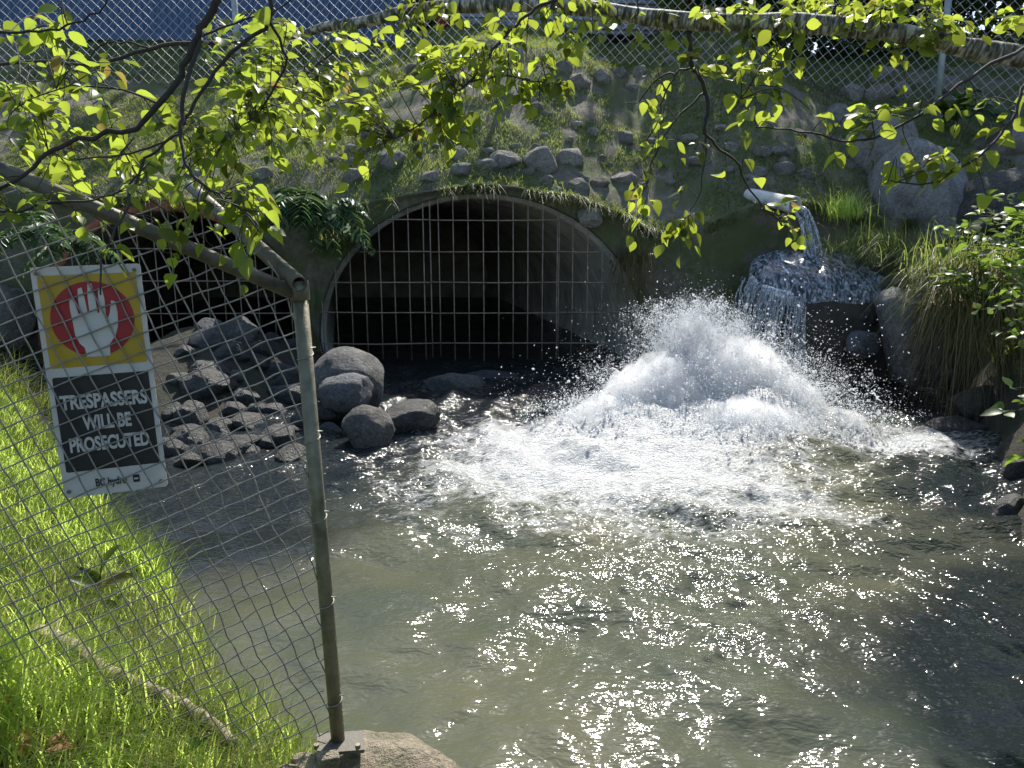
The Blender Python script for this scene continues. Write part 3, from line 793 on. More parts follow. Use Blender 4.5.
def falls():
    mb = MB(); s0 = a0 + Vector((.02, -.05, -.06))
    for k in range(26):
        p = s0 + Vector((random.uniform(-.09, .09), random.uniform(-.06, .06), random.uniform(-.05, .03)))
        v = Vector((.42, -.36, 0))*random.uniform(.7, 1.15); pts = []
        T_ = math.sqrt(2*max(.05, p.z-1.50)/9.81)
        for i in range(9):
            tq = T_*i/8
            pts.append(p + v*tq*1.6 + Vector((0, 0, -4.905*tq*tq)))
        mb.tube(pts, [random.uniform(.012, .026) for _ in pts], 6)
    tag(mb.build('water_jet', STREAM), 'jet of clear and white water falling from the white pipe onto the block', 'water')
    na_, ns_ = 90, 14; aa = np.linspace(math.pi*.96, math.pi*1.40, na_); V = []
    for i in range(ns_):
        tq = .44*i/(ns_-1)
        for j, a in enumerate(aa):
            e = 2.5; ca, sa = math.cos(a), math.sin(a); n1_ = float(vnoise(np.array([j*.33]), np.array([i*.12]), 2.0)[0]); n2_ = float(vnoise(np.array([j*.9]), np.array([i*.35]), 7.0)[0])
            edge = min(1, j/8, (na_-1-j)/14)
            out = -.05 + (.42*tq + .05*n1_*(i/(ns_-1)) + .012*n2_)*(.4 + .6*edge)
            x = 4.52 + (1.03 + out)*math.copysign(abs(ca)**(2/e), ca); y = 11.25 + (.85 + out)*math.copysign(abs(sa)**(2/e), sa)
            V.append((x, y, 1.27 + .27*(y-10.6) + .10*n1_*0 - 4.905*tq*tq*1.25))
    q_ = [(i*na_+j, i*na_+j+1, (i+1)*na_+j+1, (i+1)*na_+j) for i in range(ns_-1) for j in range(na_-1) if not (i > 4 and vnoise(np.array([j*.55]), np.array([i*.10]), 4.0)[0] < -.28 + .0*i)]
    sheet = mesh_np('water_sheet', np.array(V), [np.array(q_)], STREAM)
    tag(sheet, 'clear sheet of water sliding over the left edge of the concrete block', 'water')
    mb = MB()
    for k in range(60):                           # water spilling over the left front of the block
        a = random.uniform(math.pi*.98, math.pi*1.36); e = 2.5; ca, sa = math.cos(a), math.sin(a)
        x = 4.52 + 1.07*math.copysign(abs(ca)**(2/e), ca); y = 11.25 + .87*math.copysign(abs(sa)**(2/e), sa)
        dirv = Vector((ca, sa, 0)); pts = []
        for i in range(8):
            tq = .46*i/7; pts.append(Vector((x, y, 1.24 + .27*(y-10.6))) + dirv*(random.uniform(-.02, .08) + random.uniform(.25, .45)*tq) + Vector((0, 0, -4.905*tq*tq*1.25)))
        mb.tube(pts, [random.uniform(.003, .013) for _ in pts], 5)
    tag(mb.build('water_curtain', STREAM), 'thin curtain of water spilling over the left side of the concrete block', 'water')
falls()

# ------------------------------------------------------------------ near fence
YB = 2.22
Bp = P(338, 740, YB); Tp = P(299, 283, YB + .02)
fd = Vector((-1, -.33, 0)).normalized()
pn = fd.cross((Tp - Bp).normalized()).normalized()
def onplane(px, py, off=0.0):
    d = ray(px, py); t = (Bp + pn*off - EYE).dot(pn)/d.dot(pn); return EYE + d*t
fence = thing('chain_link_fence', 'chain-link fence panel on a leaning galvanised post at the grassy bank', 'fence', Bp)
mb = MB(); n_ = 14
mb.tube([Bp, Bp.lerp(Tp, .5), Tp], .0225, 20); post = child(mb.build('post', GALV), fence)
mb = MB(); mb.tube([Tp - (Tp-Bp).normalized()*.05, Tp + (Tp-Bp).normalized()*.006], .0285, 20); child(mb.build('post_cap', GALV), fence)
pl = MB(); pl.box(Bp + Vector((.01, -.01, -.004)), (.15, .10, .012), Matrix.Rotation(.25, 4, 'Z') @ Matrix.Rotation(.10, 4, 'Y')); child(pl.build('base_plate', PLATE, smooth=False), fence)
for dx in (-.06, .075):
    bb = MB(); c_ = Bp + Vector((dx, -.045, .004)); bb.tube([c_, c_ + Vector((0, 0, .014))], .009, 6); child(bb.build('bolt', GALV, smooth=False), fence)
r1a = onplane(303, 297); r1b = onplane(-90, 132)
mb = MB(); mb.tube([r1a, r1a.lerp(r1b, .5) + Vector((0, 0, .004)), r1b], .021, 16); child(mb.build('rail', GALVSHADE), fence)
# hollow brace running away from the post top
r2a = Tp + Vector((.01, -.035, .0)); r2b = P(190, 186, 3.5)
d2 = (r2a - r2b).normalized(); u = d2.orthogonal().normalized(); v = d2.cross(u); n = 20; V = []
for p, r in ((r2b, .024), (r2a, .024), (r2a, .019), (r2a - d2*.25, .019)):
    V += [tuple(p + (u*math.cos(2*math.pi*k/n) + v*math.sin(2*math.pi*k/n))*r) for k in range(n)]
q = [(i*n+k, i*n+(k+1) % n, (i+1)*n+(k+1) % n, (i+1)*n+k) for i in range(3) for k in range(n)]
child(mesh_np('brace', V, [q], GALVSHADE), fence)
# mesh fabric
e1 = (r1b - r1a).normalized(); e2 = pn.cross(e1).normalized()
if e2.z < 0: e2 = -e2
poly = [onplane(*p) for p in [(302, 288), (268, 256), (232, 226), (190, 205), (150, 205), (120, 216), (60, 190), (-90, 128), (-90, 690), (0, 668), (60, 690), (140, 722), (230, 748), (336, 738), (320, 520)]]
poly2 = [((p - r1a).dot(e1), (p - r1a).dot(e2)) for p in poly]
def inpoly(x, y, pg):
    c = False; j = len(pg)-1
    for i in range(len(pg)):
        if (pg[i][1] > y) != (pg[j][1] > y) and x < (pg[j][0]-pg[i][0])*(y-pg[i][1])/(pg[j][1]-pg[i][1]) + pg[i][0]: c = not c
        j = i
    return c
cell = .0505; mb = MB()
def warp(s, t):
    n1 = float(fbm(np.array([s*2.2]), np.array([t*2.2]), 3.0, 2)[0]); n2 = float(fbm(np.array([s*2.2]), np.array([t*2.2]), 9.0, 2)[0]); n3 = float(fbm(np.array([s*1.5]), np.array([t*1.5]), 14.0, 2)[0])
    near = math.exp(-max(0, s)/.22)
    k1 = float(vnoise(np.array([s*16.]), np.array([t*16.]), 5.)[0]); k2 = float(vnoise(np.array([s*16.]), np.array([t*16.]), 8.)[0])
    return r1a + e1*(s + .009*n1 + (.0018+.006*near)*k1) + e2*(t + .009*n2 + (.0018+.006*near)*k2) + pn*(.025*n3)
rng_ = range(-45, 46)
for fam in (0, 1):
    for i in rng_:
        run = []
        for j in range(-90, 91):
            if fam == 0: a, b = i*cell, j*cell/2
            else: a, b = j*cell/2, i*cell
            s = (a + b)*.7071 + .4; t = (a - b)*.7071 - .6
            if inpoly(s, t, poly2):
                kn = (1 if (j % 2 == 0) else 0)
                off = .0022*(1 if ((i + j//2 + fam) % 2 == 0) else -1)*kn
                kz = .0055*(1 if (j % 4 in (0, 1)) else -1)
                run.append(warp(s + kz*.7071*(1 if fam == 0 else 1), t + kz*.7071*(1 if fam == 0 else -1)*-1) + pn*off)
            else:
                if len(run) > 1: mb.tube(run, .0023, 5, False)
                run = []
        if len(run) > 1: mb.tube(run, .0023, 5, False)
child(mb.build('wire_mesh', WIRE), fence)
# tie wires on the post
for f_ in (.10, .33, .52, .69, .86):
    c_ = Bp.lerp(Tp, f_); tb = MB()
    pts = [c_ + Vector((math.cos(a)*.0242, math.sin(a)*.0242, .012*math.sin(a*.5) + .004*a/3)) for a in np.linspace(-2.6, 3.0, 14)] + [c_ + Vector((.036, -.012, .022))]
    tb.tube(pts, .0017, 5); child(tb.build('tie_wire', WIRE), fence)

# ------------------------------------------------------------------ sign
SY = m_plain('sign_yellow', (.50, .33, .015), .45, 0, .10, 12, .03)
SW = m_plain('sign_white', (.60, .59, .54), .5, 0, .10, 10, .03)
SR = m_plain('sign_red', (.36, .012, .015), .45, 0, .10, 12, .03)
SK = m_plain('sign_black', (.017, .017, .016), .5, 0, .2, 12, .03)
off = -.012 if pn.y < 0 else .012          # behind the mesh
q00 = onplane(38, 268, off); q10 = onplane(145, 263, off); q01 = onplane(57, 499, off); q11 = onplane(163, 487, off)
sx = ((q10 - q00) + (q11 - q01)).normalized(); sc_ = (q00+q10+q01+q11)/4
sn = pn if pn.y < 0 else -pn
sy = sn.cross(sx).normalized(); sy = -sy if sy.z < 0 else sy
SWd = ((q10-q00).length + (q11-q01).length)/2; SHt = ((q01-q00).length + (q11-q10).length)/2
sign = thing('warning_sign', 'yellow, red and black no trespassing sign with raised hand on the mesh fence', 'sign', sc_)
SM = Matrix((( sx.x, sy.x, sn.x, sc_.x), (sx.y, sy.y, sn.y, sc_.y), (sx.z, sy.z, sn.z, sc_.z), (0, 0, 0, 1)))
def flat(name, pts, z, mat, th=.0012):
    """pts in sign units (x -0.5..0.5, y 0 bottom .. 1 top)"""
    P2 = [((x)*SWd, (y-.5)*SHt) for x, y in pts]; n = len(P2)
    bm = bmesh.new(); vs = [bm.verts.new(SM @ Vector((x, y, z))) for x, y in P2]; f = bm.faces.new(vs)
    r = bmesh.ops.extrude_face_region(bm, geom=[f]); 
    for g in r['geom']:
        if isinstance(g, bmesh.types.BMVert): g.co -= Vector(sn)*th
    bmesh.ops.recalc_face_normals(bm, faces=bm.faces)
    me = bpy.data.meshes.new(name); bm.to_mesh(me); bm.free(); me.materials.append(mat)
    o = bpy.data.objects.new(name, me); COL.objects.link(o); return child(o, sign)
def rrect(x0, x1, y0, y1, r=.03, asp=None):
    asp = asp or SWd/SHt; out = []
    for cx_, cy_, a in ((x1-r, y1-r*asp, 0), (x0+r, y1-r*asp, 90), (x0+r, y0+r*asp, 180), (x1-r, y0+r*asp, 270)):
        for k in range(5):
            b = R(a + 22.5*k); out.append((cx_ + r*math.cos(b), cy_ + r*asp*math.sin(b)))
    return out
flat('panel', rrect(-.5, .5, 0, 1, .03), 0, SW, .003)
flat('yellow_field', rrect(-.45, .45, .575, .965, .02), .0015, SY)
asp = SWd/SHt
flat('red_disc', [(.0 + .385*math.cos(a), .775 + .385*asp*math.sin(a)) for a in np.linspace(0, 2*math.pi, 64, endpoint=False)], .003, SR)
hand = [(-.10,.615),(.115,.615),(.125,.665),(.19,.70),(.225,.745),(.235,.80),(.225,.845),(.19,.85),(.165,.80),(.14,.775),(.125,.79),(.13,.86),(.118,.905),(.085,.905),(.075,.86),(.068,.80),(.05,.80),
        (.045,.88),(.03,.925),(-.005,.925),(-.02,.88),(-.022,.805),(-.04,.805),(-.05,.87),(-.065,.91),(-.10,.905),(-.11,.86),(-.105,.80),(-.125,.80),(-.14,.84),(-.16,.87),(-.19,.86),(-.195,.82),(-.185,.76),(-.18,.71),(-.15,.675),(-.11,.655)]
flat('hand_symbol', hand, .0045, SW)
flat('black_field', rrect(-.45, .45, .115, .535, .02), .0015, SK)
def text(body, x, y, h, wmax, mat, name='lettering', bold=.0):
    c = bpy.data.curves.new('t', 'FONT'); c.body = body; c.align_x = 'CENTER'; c.align_y = 'BOTTOM_BASELINE'; c.size = 1; c.offset = bold; c.resolution_u = 4; c.extrude = .01
    o = bpy.data.objects.new('t', c); COL.objects.link(o); dg = bpy.context.evaluated_depsgraph_get(); dg.update()
    me = bpy.data.meshes.new_from_object(o.evaluated_get(dg)); bpy.data.objects.remove(o); bpy.data.curves.remove(c)
    V = np.array([v.co[:] for v in me.vertices]); w0, w1 = V[:, 0].min(), V[:, 0].max(); h0, h1 = 0, .729
    sxk = wmax*SWd/(w1-w0); syk = h*SHt/h1
    for v in me.vertices:
        v.co = SM @ Vector((x*SWd + (v.co.x - (w0+w1)/2)*sxk, (y-.5)*SHt + v.co.y*syk, .0034 + v.co.z*.05))
    me.name = name; me.materials.clear(); me.materials.append(mat)
    o = bpy.data.objects.new(name, me); COL.objects.link(o); child(o, sign); return o
text('TRESPASSERS', .0, .395, .062, .82, SW, bold=.034)
text('WILL BE', .0, .300, .062, .46, SW, bold=.034)
text('PROSECUTED', .0, .205, .062, .76, SW, bold=.034)
text('BC hydro', -.04, .040, .036, .30, SK, bold=.02)
flat('emblem', rrect(.17, .235, .038, .072, .008), .0015, SK)
flat('emblem_bar', [(.182, .051), (.223, .051), (.223, .059), (.182, .059)], .003, SW, .001)
for (x, y) in ((-.45, .975), (.44, .975), (-.45, .03), (.44, .03)):
    p = SM @ Vector((x*SWd, (y-.5)*SHt, .002)); b = MB(); b.tube([p, p + sn*.006], .005, 8); child(b.build('bolt', GALV), sign)

# ------------------------------------------------------------------ leaves
def leaf_template(kind):
    if kind == 'ovate':     # x across, y along, z up
        ts = [0, .10, .28, .5, .72, .9, 1.0]; ws = [0, .20, .36, .38, .27, .10, 0]
    elif kind == 'lance':
        ts = [0, .12, .3, .5, .7, .88, 1.0]; ws = [0, .09, .16, .18, .14, .07, 0]
    V = []; Fq = []; F3 = []
    for i, (t, w_) in enumerate(zip(ts, ws)):
        z = -.22*t*t + .02
        if w_ == 0: V.append((0, t, z))
        else: V += [(-w_, t, z + .28*w_), (0, t, z), (w_, t, z + .28*w_)]
    F3 += [(0, 2, 1), (0, 3, 2)]
    for i in range(len(ts)-3):
        a = 1 + 3*i; Fq += [(a, a+1, a+4, a+3), (a+1, a+2, a+5, a+4)]
    a = 1 + 3*(len(ts)-3); e = len(V)-1
    F3 += [(a, a+1, e), (a+1, a+2, e)]
    return np.array(V), np.array(Fq), np.array(F3)
LT = {k: leaf_template(k) for k in ('ovate', 'lance')}
class Leaves:
    def __init__(s, kind='ovate'): s.k = kind; s.p = []; s.d = []; s.n = []; s.sz = []; s.r = []
    def add(s, p, d, nrm, size, rnd=None):
        s.p.append(p[:]); s.d.append(d[:]); s.n.append(nrm[:]); s.sz.append(size); s.r.append(random.random() if rnd is None else rnd)
    def build(s, name, mat, parent=None, extra=None):
        if not s.p: return None
        V, F4, F3 = LT[s.k]; N = len(s.p)
        p = np.array(s.p); d = np.array(s.d); n = np.array(s.n); sz = np.array(s.sz)
        d /= np.linalg.norm(d, axis=1)[:, None]
        n = n - d*(n*d).sum(1)[:, None]; n /= np.maximum(np.linalg.norm(n, axis=1), 1e-6)[:, None]
        x = np.cross(d, n)
        curl = RNG.uniform(.2, 2.2, N); wd = RNG.uniform(.8, 1.15, N)
        W = (V[None, :, 0:1]*wd[:, None, None])*x[:, None] + V[None, :, 1:2]*d[:, None] + (V[None, :, 2:3]*curl[:, None, None])*n[:, None]
        W = W*sz[:, None, None] + p[:, None]
        o4 = (F4[None] + (np.arange(N)*len(V))[:, None, None]).reshape(-1, 4); o3 = (F3[None] + (np.arange(N)*len(V))[:, None, None]).reshape(-1, 3)
        Wf = W.reshape(-1, 3); rn_ = np.repeat(np.array(s.r), len(V)); fs = [o4, o3]
        if extra is not None:
            eV = np.concatenate(extra.V); fs.append(np.concatenate(extra.F4) + len(Wf)); fs.append(np.concatenate(extra.F3) + len(Wf)) if extra.F3 else None
            Wf = np.concatenate([Wf, eV]); rn_ = np.concatenate([rn_, np.full(len(eV), .5)])
        o = mesh_np(name, Wf, [f_ for f_ in fs if f_ is not None], mat, None, True, {'rnd': rn_})
        return child(o, parent) if parent is not None else o

# branches: (tree, radius start, radius end, [(px, py, Y)...])
BR = []
def br(tree, r0, r1, pts): BR.append((tree, r0, r1, smooth_path([P(*p) for p in pts], 4)))
limb = [(1130,78,2.35),(1024,57,2.42),(975,50,2.46),(930,39,2.5),(880,31,2.54),(800,23,2.6),(730,23,2.66),(660,19,2.72),(600,10,2.78),(540,5,2.84),(470,5,2.9),(410,11,2.95),(365,22,3.0),(325,27,3.02),(290,38,3.05),(240,42,3.1)]
br('b', .009, .006, [(240,42,3.1),(200,43,3.1),(150,48,3.12),(95,65,3.15),(40,62,3.15),(-60,70,3.2)])
br('b', .004, .002, [(150,48,3.12),(128,42,3.1),(100,46,3.1),(85,65,3.08),(60,82,3.05),(40,98,3.0)])
br('b', .009, .0025, [(690,28,2.7),(692,65,2.68),(703,82,2.66),(708,110,2.66),(705,128,2.66),(715,146,2.66),(735,160,2.66),(750,190,2.66),(782,225,2.66)])
br('b', .004, .0015, [(696,67,2.67),(675,72,2.7),(655,80,2.72),(640,100,2.74),(627,103,2.75)])
br('b', .004, .0015, [(704,92,2.66),(680,115,2.62),(668,130,2.6),(655,155,2.58),(648,182,2.56)])
br('b', .0035, .0015, [(676,73,2.7),(662,100,2.68),(658,120,2.66),(642,148,2.64)])
br('b', .0035, .0015, [(706,128,2.66),(705,160,2.64),(700,190,2.62),(690,215,2.6)])
br('b', .006, .002, [(1060,30,2.3),(1024,48,2.25),(980,72,2.2),(940,100,2.15),(912,120,2.12),(875,138,2.1),(840,140,2.08),(800,131,2.06),(757,127,2.05)])
br('b', .005, .0018, [(1070,40,2.2),(1028,80,2.1),(1015,112,2.06),(995,142,2.04),(960,167,2.02),(930,183,2.0),(888,182,2.0)])
br('b', .003, .0015, [(832,33,2.58),(850,44,2.54),(880,50,2.5),(905,48,2.48)])
br('b', .003, .0015, [(930,38,2.5),(925,10,2.5),(922,-30,2.5)])
br('b', .003, .0015, [(640,14,2.72),(636,-5,2.72),(630,-40,2.72)])
br('b', .006, .002, [(590,-40,2.5),(570,-12,2.5),(540,6,2.5),(520,20,2.48),(500,42,2.46),(485,62,2.44),(468,82,2.42),(445,102,2.4),(425,120,2.38),(395,138,2.36)])
br('b', .004, .0015, [(365,22,3.0),(340,46,2.9),(312,70,2.82),(288,92,2.75),(262,118,2.7)])
br('b', .003, .0015, [(800,23,2.6),(770,60,2.5),(750,85,2.45),(735,110,2.4)])
br('b', .003, .0012, [(470,82,2.42),(500,76,2.4),(530,80,2.38),(560,84,2.36)])
br('a', .0115, .004, [(300,-120,1.9),(240,-50,1.9),(220,-2,1.9),(205,20,1.9),(197,40,1.9),(180,76,1.9),(158,105,1.9),(135,128,1.9),(80,138,1.88),(45,155,1.86),(24,176,1.84),(-30,200,1.8)])
br('a', .006, .002, [(201,36,1.9),(188,80,1.86),(182,110,1.84),(181,135,1.82),(184,158,1.8),(196,180,1.78),(225,198,1.76),(250,214,1.75),(258,230,1.74)])
br('a', .0065, .0018, [(275,-90,2.0),(270,-30,2.0),(269,22,2.0),(246,40,1.98),(215,72,1.95),(190,112,1.92),(178,132,1.9),(150,155,1.88),(136,182,1.85),(124,212,1.8),(106,250,1.72),(99,292,1.66)])
br('a', .004, .0015, [(269,22,2.0),(285,58,2.1),(270,95,2.15),(250,120,2.2),(225,140,2.2)])
br('a', .004, .0015, [(-30,36,1.9),(10,32,1.9),(48,30,1.9),(85,18,1.9),(106,4,1.9),(115,-30,1.9)])
br('a', .004, .0015, [(-40,215,1.8),(10,212,1.8),(45,204,1.82),(85,200,1.85),(120,192,1.88),(150,160,1.88)])
br('a', .003, .0012, [(197,40,1.9),(235,24,1.95),(290,2,2.0),(300,-30,2.0)])
br('a', .003, .0012, [(181,135,1.82),(150,148,1.84),(110,155,1.86),(70,160,1.88),(48,150,1.9)])
br('a', .003, .0012, [(160,104,1.9),(120,90,1.95),(70,85,2.0),(20,105,2.0)])

birch = thing('birch_tree', 'birch with banded pale limb reaching across the top from the right, yellow green leaves', 'tree', (3.9, 1.6, 1.0))
alder = thing('alder_tree', 'tree with thin black drooping branches and glowing leaves over the sign', 'tree', (-2.6, -.4, 1.2))
# trunks outside the frame
mb = MB(); mb.tube(smooth_path([(3.9, 1.6, gz(3.9, 1.6)-.2), (3.75, 1.75, 2.0), (3.2, 2.1, 2.75), (3.6, 1.9, 3.2), (4.0, 1.8, 5.5), (4.1, 1.7, 8)], 4), [.13]*4+[.12]*4+[.11]*4+[.10]*4+[.08]*4+[.04], 14)
child(mb.build('trunk', BIRCH), birch)
lp_ = smooth_path([Vector((3.55, 1.95, 2.85))] + [Vector((2.4, 2.3, 2.78))] + [P(*p) for p in limb], 5)
rr_ = np.interp(np.linspace(0, 1, len(lp_)), [0, .2, .35, .55, .7, .82, .92, 1], [.045, .032, .030, .029, .026, .021, .014, .009])
rr_ = rr_*(1 + .10*vnoise(np.arange(len(lp_))*.8, np.zeros(len(lp_)), 0))
mb = MB(); mb.tube(lp_, rr_, 12, True, .08); child(mb.build('limb', BIRCH), birch)
mb = MB(); tz = gz(-2.6, -.4)
mb.tube(smooth_path([(-2.6, -.4, tz-.2), (-2.5, -.2, 2.4), (-2.2, .2, 3.6), (-2.1, .3, 5.5), (-2.2, .2, 8.0)], 4), [.12]*5+[.10]*4+[.08]*4+[.06]*4, 12)
child(mb.build('trunk', TRUNKBARK), alder)
mb = MB()
for tgt in (P(300, -120, 1.9), P(275, -90, 2.0), P(-30, 36, 1.9), P(-40, 215, 1.8), P(300, -30, 2.0), P(115, -30, 1.9)):
    a_ = Vector((-2.2, .2, 3.6)); mid = a_.lerp(tgt, .5) + Vector((0, 0, .35))
    mb.tube(smooth_path([a_, mid, tgt], 5), list(np.linspace(.03, .011 if tgt.z > 3 else .005, 11)), 7)
child(mb.build('bough', BARK), alder)
BM = []
for tree, r0, r1, pts in BR:
    q_ = MB(); q_.tube([p + rv(.0025) for p in pts], list(np.linspace(r0, r1, len(pts))), 6, True, .15); BM.append(q_)
BM.append(MB())                                   # twigs growing straight from the limb
ALLP = [(p, br_[0], i) for i, br_ in enumerate(BR) for p in br_[3]]
for p in lp_[25:]: ALLP.append((p, 'b', len(BR)))
AP = np.array([a_[0][:] for a_ in ALLP])
LV = {'b': Leaves(), 'a': Leaves()}
def leafy(target, nl, size, droop=.35, reach=.5, maxd=9):
    d2_ = ((AP - np.array(target[:]))**2).sum(1); i = int(np.argmin(d2_ + RNG.random(len(d2_))*.004)); s0, tree, bi = ALLP[i]; BM.append(MB()) if bi == len(BR) else None; bi = len(BM)-1 if bi == len(BR) else bi
    if d2_[i] > maxd: return
    if (target - s0).length > .45: s0 = target + (s0 - target).normalized()*.0 + rv(.05)  # keep twigs short
    mid = s0.lerp(target, .55) + rv(.02) + Vector((0, 0, .02))
    end = target + Vector((0, 0, -droop*.06))
    pts = smooth_path([s0, mid, end], 4)
    BM[bi].tube(pts, list(np.linspace(.0017, .0008, len(pts))), 4, False)
    ax_ = (end - s0); 
    if ax_.length < .02: ax_ = rv(1)
    ax_.normalize()
    for k in range(nl):
        f = 1 - (k / max(1, nl))*.8 if nl > 1 else 1
        q_ = pts[min(len(pts)-1, int(f*(len(pts)-1)))]
        side = ax_.cross(Vector((0, 0, 1))); side = side.normalized() if side.length > .1 else Vector((1, 0, 0))
        sg = 1 if k % 2 else -1
        dr = ax_*random.uniform(.2, .9) + side*sg*random.uniform(.4, 1.0) + Vector((0, 0, -random.uniform(.0, 1.0)*droop*1.6)) + rv(.15)
        nrm = Vector((0, 0, 1)) + rv(.45) + Vector((tosun.x, tosun.y, 0))*.25
        LV[tree].add(q_ + dr.normalized()*.010, dr, nrm, size*random.uniform(.5, 1.3))
CL = [(620,32,55,14,4,4,2.6,2.68),(700,50,45,18,4,4,2.6,2.64),(520,40,60,20,6,4,2.5,2.75),(110,135,105,50,22,5,1.9,2.6),(60,90,60,40,12,4,2.0,2.8),(255,60,80,50,30,5,2.1,3.0),(300,110,85,45,28,5,2.1,2.9),(380,55,55,45,22,5,2.3,3.0),
      (465,75,60,45,24,5,2.3,2.6),(540,88,38,16,6,4,2.3,2.5),(430,125,45,28,11,5,2.3,2.5),(150,195,105,34,8,4,1.75,2.3),(215,250,55,32,6,4,1.7,2.1),
      (35,30,45,28,8,4,1.9,2.3),(660,220,42,32,9,4,2.5,2.65),(800,10,110,22,24,5,2.4,2.9),(930,12,95,24,24,5,2.3,2.9),(770,95,55,36,7,4,2.2,2.5),
      (900,125,75,28,7,3,2.05,2.3),(945,165,50,25,4,3,2.0,2.1),(800,216,22,20,4,4,2.6,2.7),(570,14,60,18,9,4,2.5,2.8),(760,50,40,20,6,4,2.5,2.7),
      (340,150,45,30,14,4,2.3,2.8),(225,160,70,30,12,4,1.9,2.4),(420,20,70,16,10,4,2.7,3.0),(20,190,30,25,4,4,1.8,2.0),(1000,110,30,50,5,3,2.05,2.2),(250,205,30,20,6,4,1.8,2.0)]
for cx_, cy_, rx, ry, nt_, nl, y0, y1 in CL:
    for k in range(int(nt_*1.35)):
        a = random.uniform(0, 6.28); r_ = math.sqrt(random.random())
        leafy(P(cx_ + rx*r_*math.cos(a), cy_ + ry*r_*math.sin(a), random.uniform(y0, y1)), random.randint(max(2, nl-2), nl+3), .043)
for tree, r0, r1, pts in BR:                # leaves along the branch tips too
    for p in pts[len(pts)//2::2]:
        if random.random() < .55: leafy(p + rv(.05), random.randint(1, 4), .044)
for i, q_ in enumerate(BM):
    o_ = q_.build('branch' if i < len(BR) else 'twig', BARK)
    if o_: child(o_, alder if i < len(BR) and BR[i][0] == 'a' else birch)
for tr, ob in (('b', birch), ('a', alder)):
    child(LV[tr].build('foliage', LEAF if tr == 'b' else LEAFDK), ob)
# crowns above, outside the frame, that shade parts of the banks
def crown(center, rad, n, size, mat, parent, kind='ovate', gap=.35):
    L_ = Leaves(kind)
    cl = [Vector(center) + Vector((random.gauss(0, .45)*rad[0], random.gauss(0, .45)*rad[1], random.gauss(0, .45)*rad[2])) for _ in range(26)]
    for i in range(n):
        c = random.choice(cl); p = c + Vector((random.gauss(0, .16)*rad[0], random.gauss(0, .16)*rad[1], random.gauss(0, .14)*rad[2]))
        L_.add(p, rv() + Vector((0, 0, -.3)), Vector((0, 0, 1)) + rv(.6), size*random.uniform(.6, 1.3))
    return L_.build('crown', mat, parent), cl

o_, _c = crown((3.5, 6.4, 4.9), (1.5, 1.5, .5), 1500, .075, LEAF, birch)
child(o_, birch)
o_, _c = crown((-1.15, 3.3, 4.1), (1.1, .9, .3), 200, .06, LEAFDK, alder)
# ------------------------------------------------------------------ grass
def blades(name, pos, length, width, lean, mat, label=None, kind='stuff', rnd=None, seg=4, droop=.40):
    n = len(pos); a = RNG.random(n)*2*math.pi
    dirv = np.stack([np.cos(a), np.sin(a), np.zeros(n)], 1)
    if lean.ndim == 2: dirv = dirv*.55 + lean; ln = np.linalg.norm(dirv, axis=1); 
    else: ln = lean; dirv = dirv*lean[:, None]
    side = np.stack([-np.sin(a), np.cos(a), np.zeros(n)], 1)
    V = np.zeros((n, (seg+1)*2, 3))
    for i in range(seg+1):
        t = i/seg
        up = t - droop*t*t*np.clip(ln, 0, 2.5)
        c = pos + dirv*(t**1.7)[..., None]*length[:, None] if np.ndim(t) else pos + dirv*(t**1.7)*length[:, None]
        c = c + np.stack([np.zeros(n), np.zeros(n), up*length], 1)
        w_ = (width*(1 - t**1.6)*.5 + .0002)[:, None]
        V[:, 2*i] = c - side*w_; V[:, 2*i+1] = c + side*w_
    f = np.array([(2*i, 2*i+1, 2*i+3, 2*i+2) for i in range(seg)])
    Fq = (f[None] + (np.arange(n)*(seg+1)*2)[:, None, None]).reshape(-1, 4)
    r = np.clip(.55*RNG.random(n) + .45*(.5 + .9*vnoise(pos[:, 0]*2.6, pos[:, 1]*2.6, 11.0)), 0, .94) if rnd is None else rnd; r = np.where(RNG.random(n) < .03, .99, r)
    o = mesh_np(name, V.reshape(-1, 3), [Fq], mat, None, True, {'rnd': np.repeat(r, (seg+1)*2)})
    return tag(o, label, kind=kind) if label else o
# left bank
def left_bank(n, ymin, ymax, dmin, dmax, nearest=1.0):
    y = ymin + (ymax-ymin)*RNG.random(n)**1.35; d = dmin + (dmax-dmin)*RNG.random(n)
    x = np.interp(y, xLy, xLx) - d/.81
    z = ground(x, y)
    k = (z > .08)
    return np.stack([x, y, z], 1)[k]
p = left_bank(30000, .9, 4.2, -.10, 2.0)
cl_ = vnoise(p[:, 0]*3.3, p[:, 1]*3.3, 2.0)
hp = np.hypot(p[:, 0] - (-.38), p[:, 1] - 2.1)
p = p[(cl_ > -.75) & (hp > .2)]; cl_ = vnoise(p[:, 0]*3.3, p[:, 1]*3.3, 2.0)
ln = .06 + .12*RNG.random(len(p)) + .26*np.clip(cl_, 0, 1)*RNG.random(len(p))
blades('grass', p - [0, 0, .01], ln, (.0036 + .0040*RNG.random(len(p)))*(1 + .3*(ln > .22)), .30 + 1.1*RNG.random(len(p))**1.5, GRASS, 'short bright green grass on the sunlit left bank')
p = left_bank(60000, 4.0, 9.5, -.10, 3.2)
cl2 = vnoise(p[:, 0]*2.1, p[:, 1]*2.1, 5.0)
p = p[cl2 > -.6]; cl2 = cl2[cl2 > -.6]
ln = .07 + .12*RNG.random(len(p)) + .30*np.clip(cl2, 0, 1)*RNG.random(len(p))
blades('grass', p - [0, 0, .01], ln, .005 + .004*RNG.random(len(p)), .35 + .9*RNG.random(len(p)), GRASS, 'bright grass on the left bank seen behind the mesh')
p = left_bank(5200, .9, 2.8, -.05, 1.7)
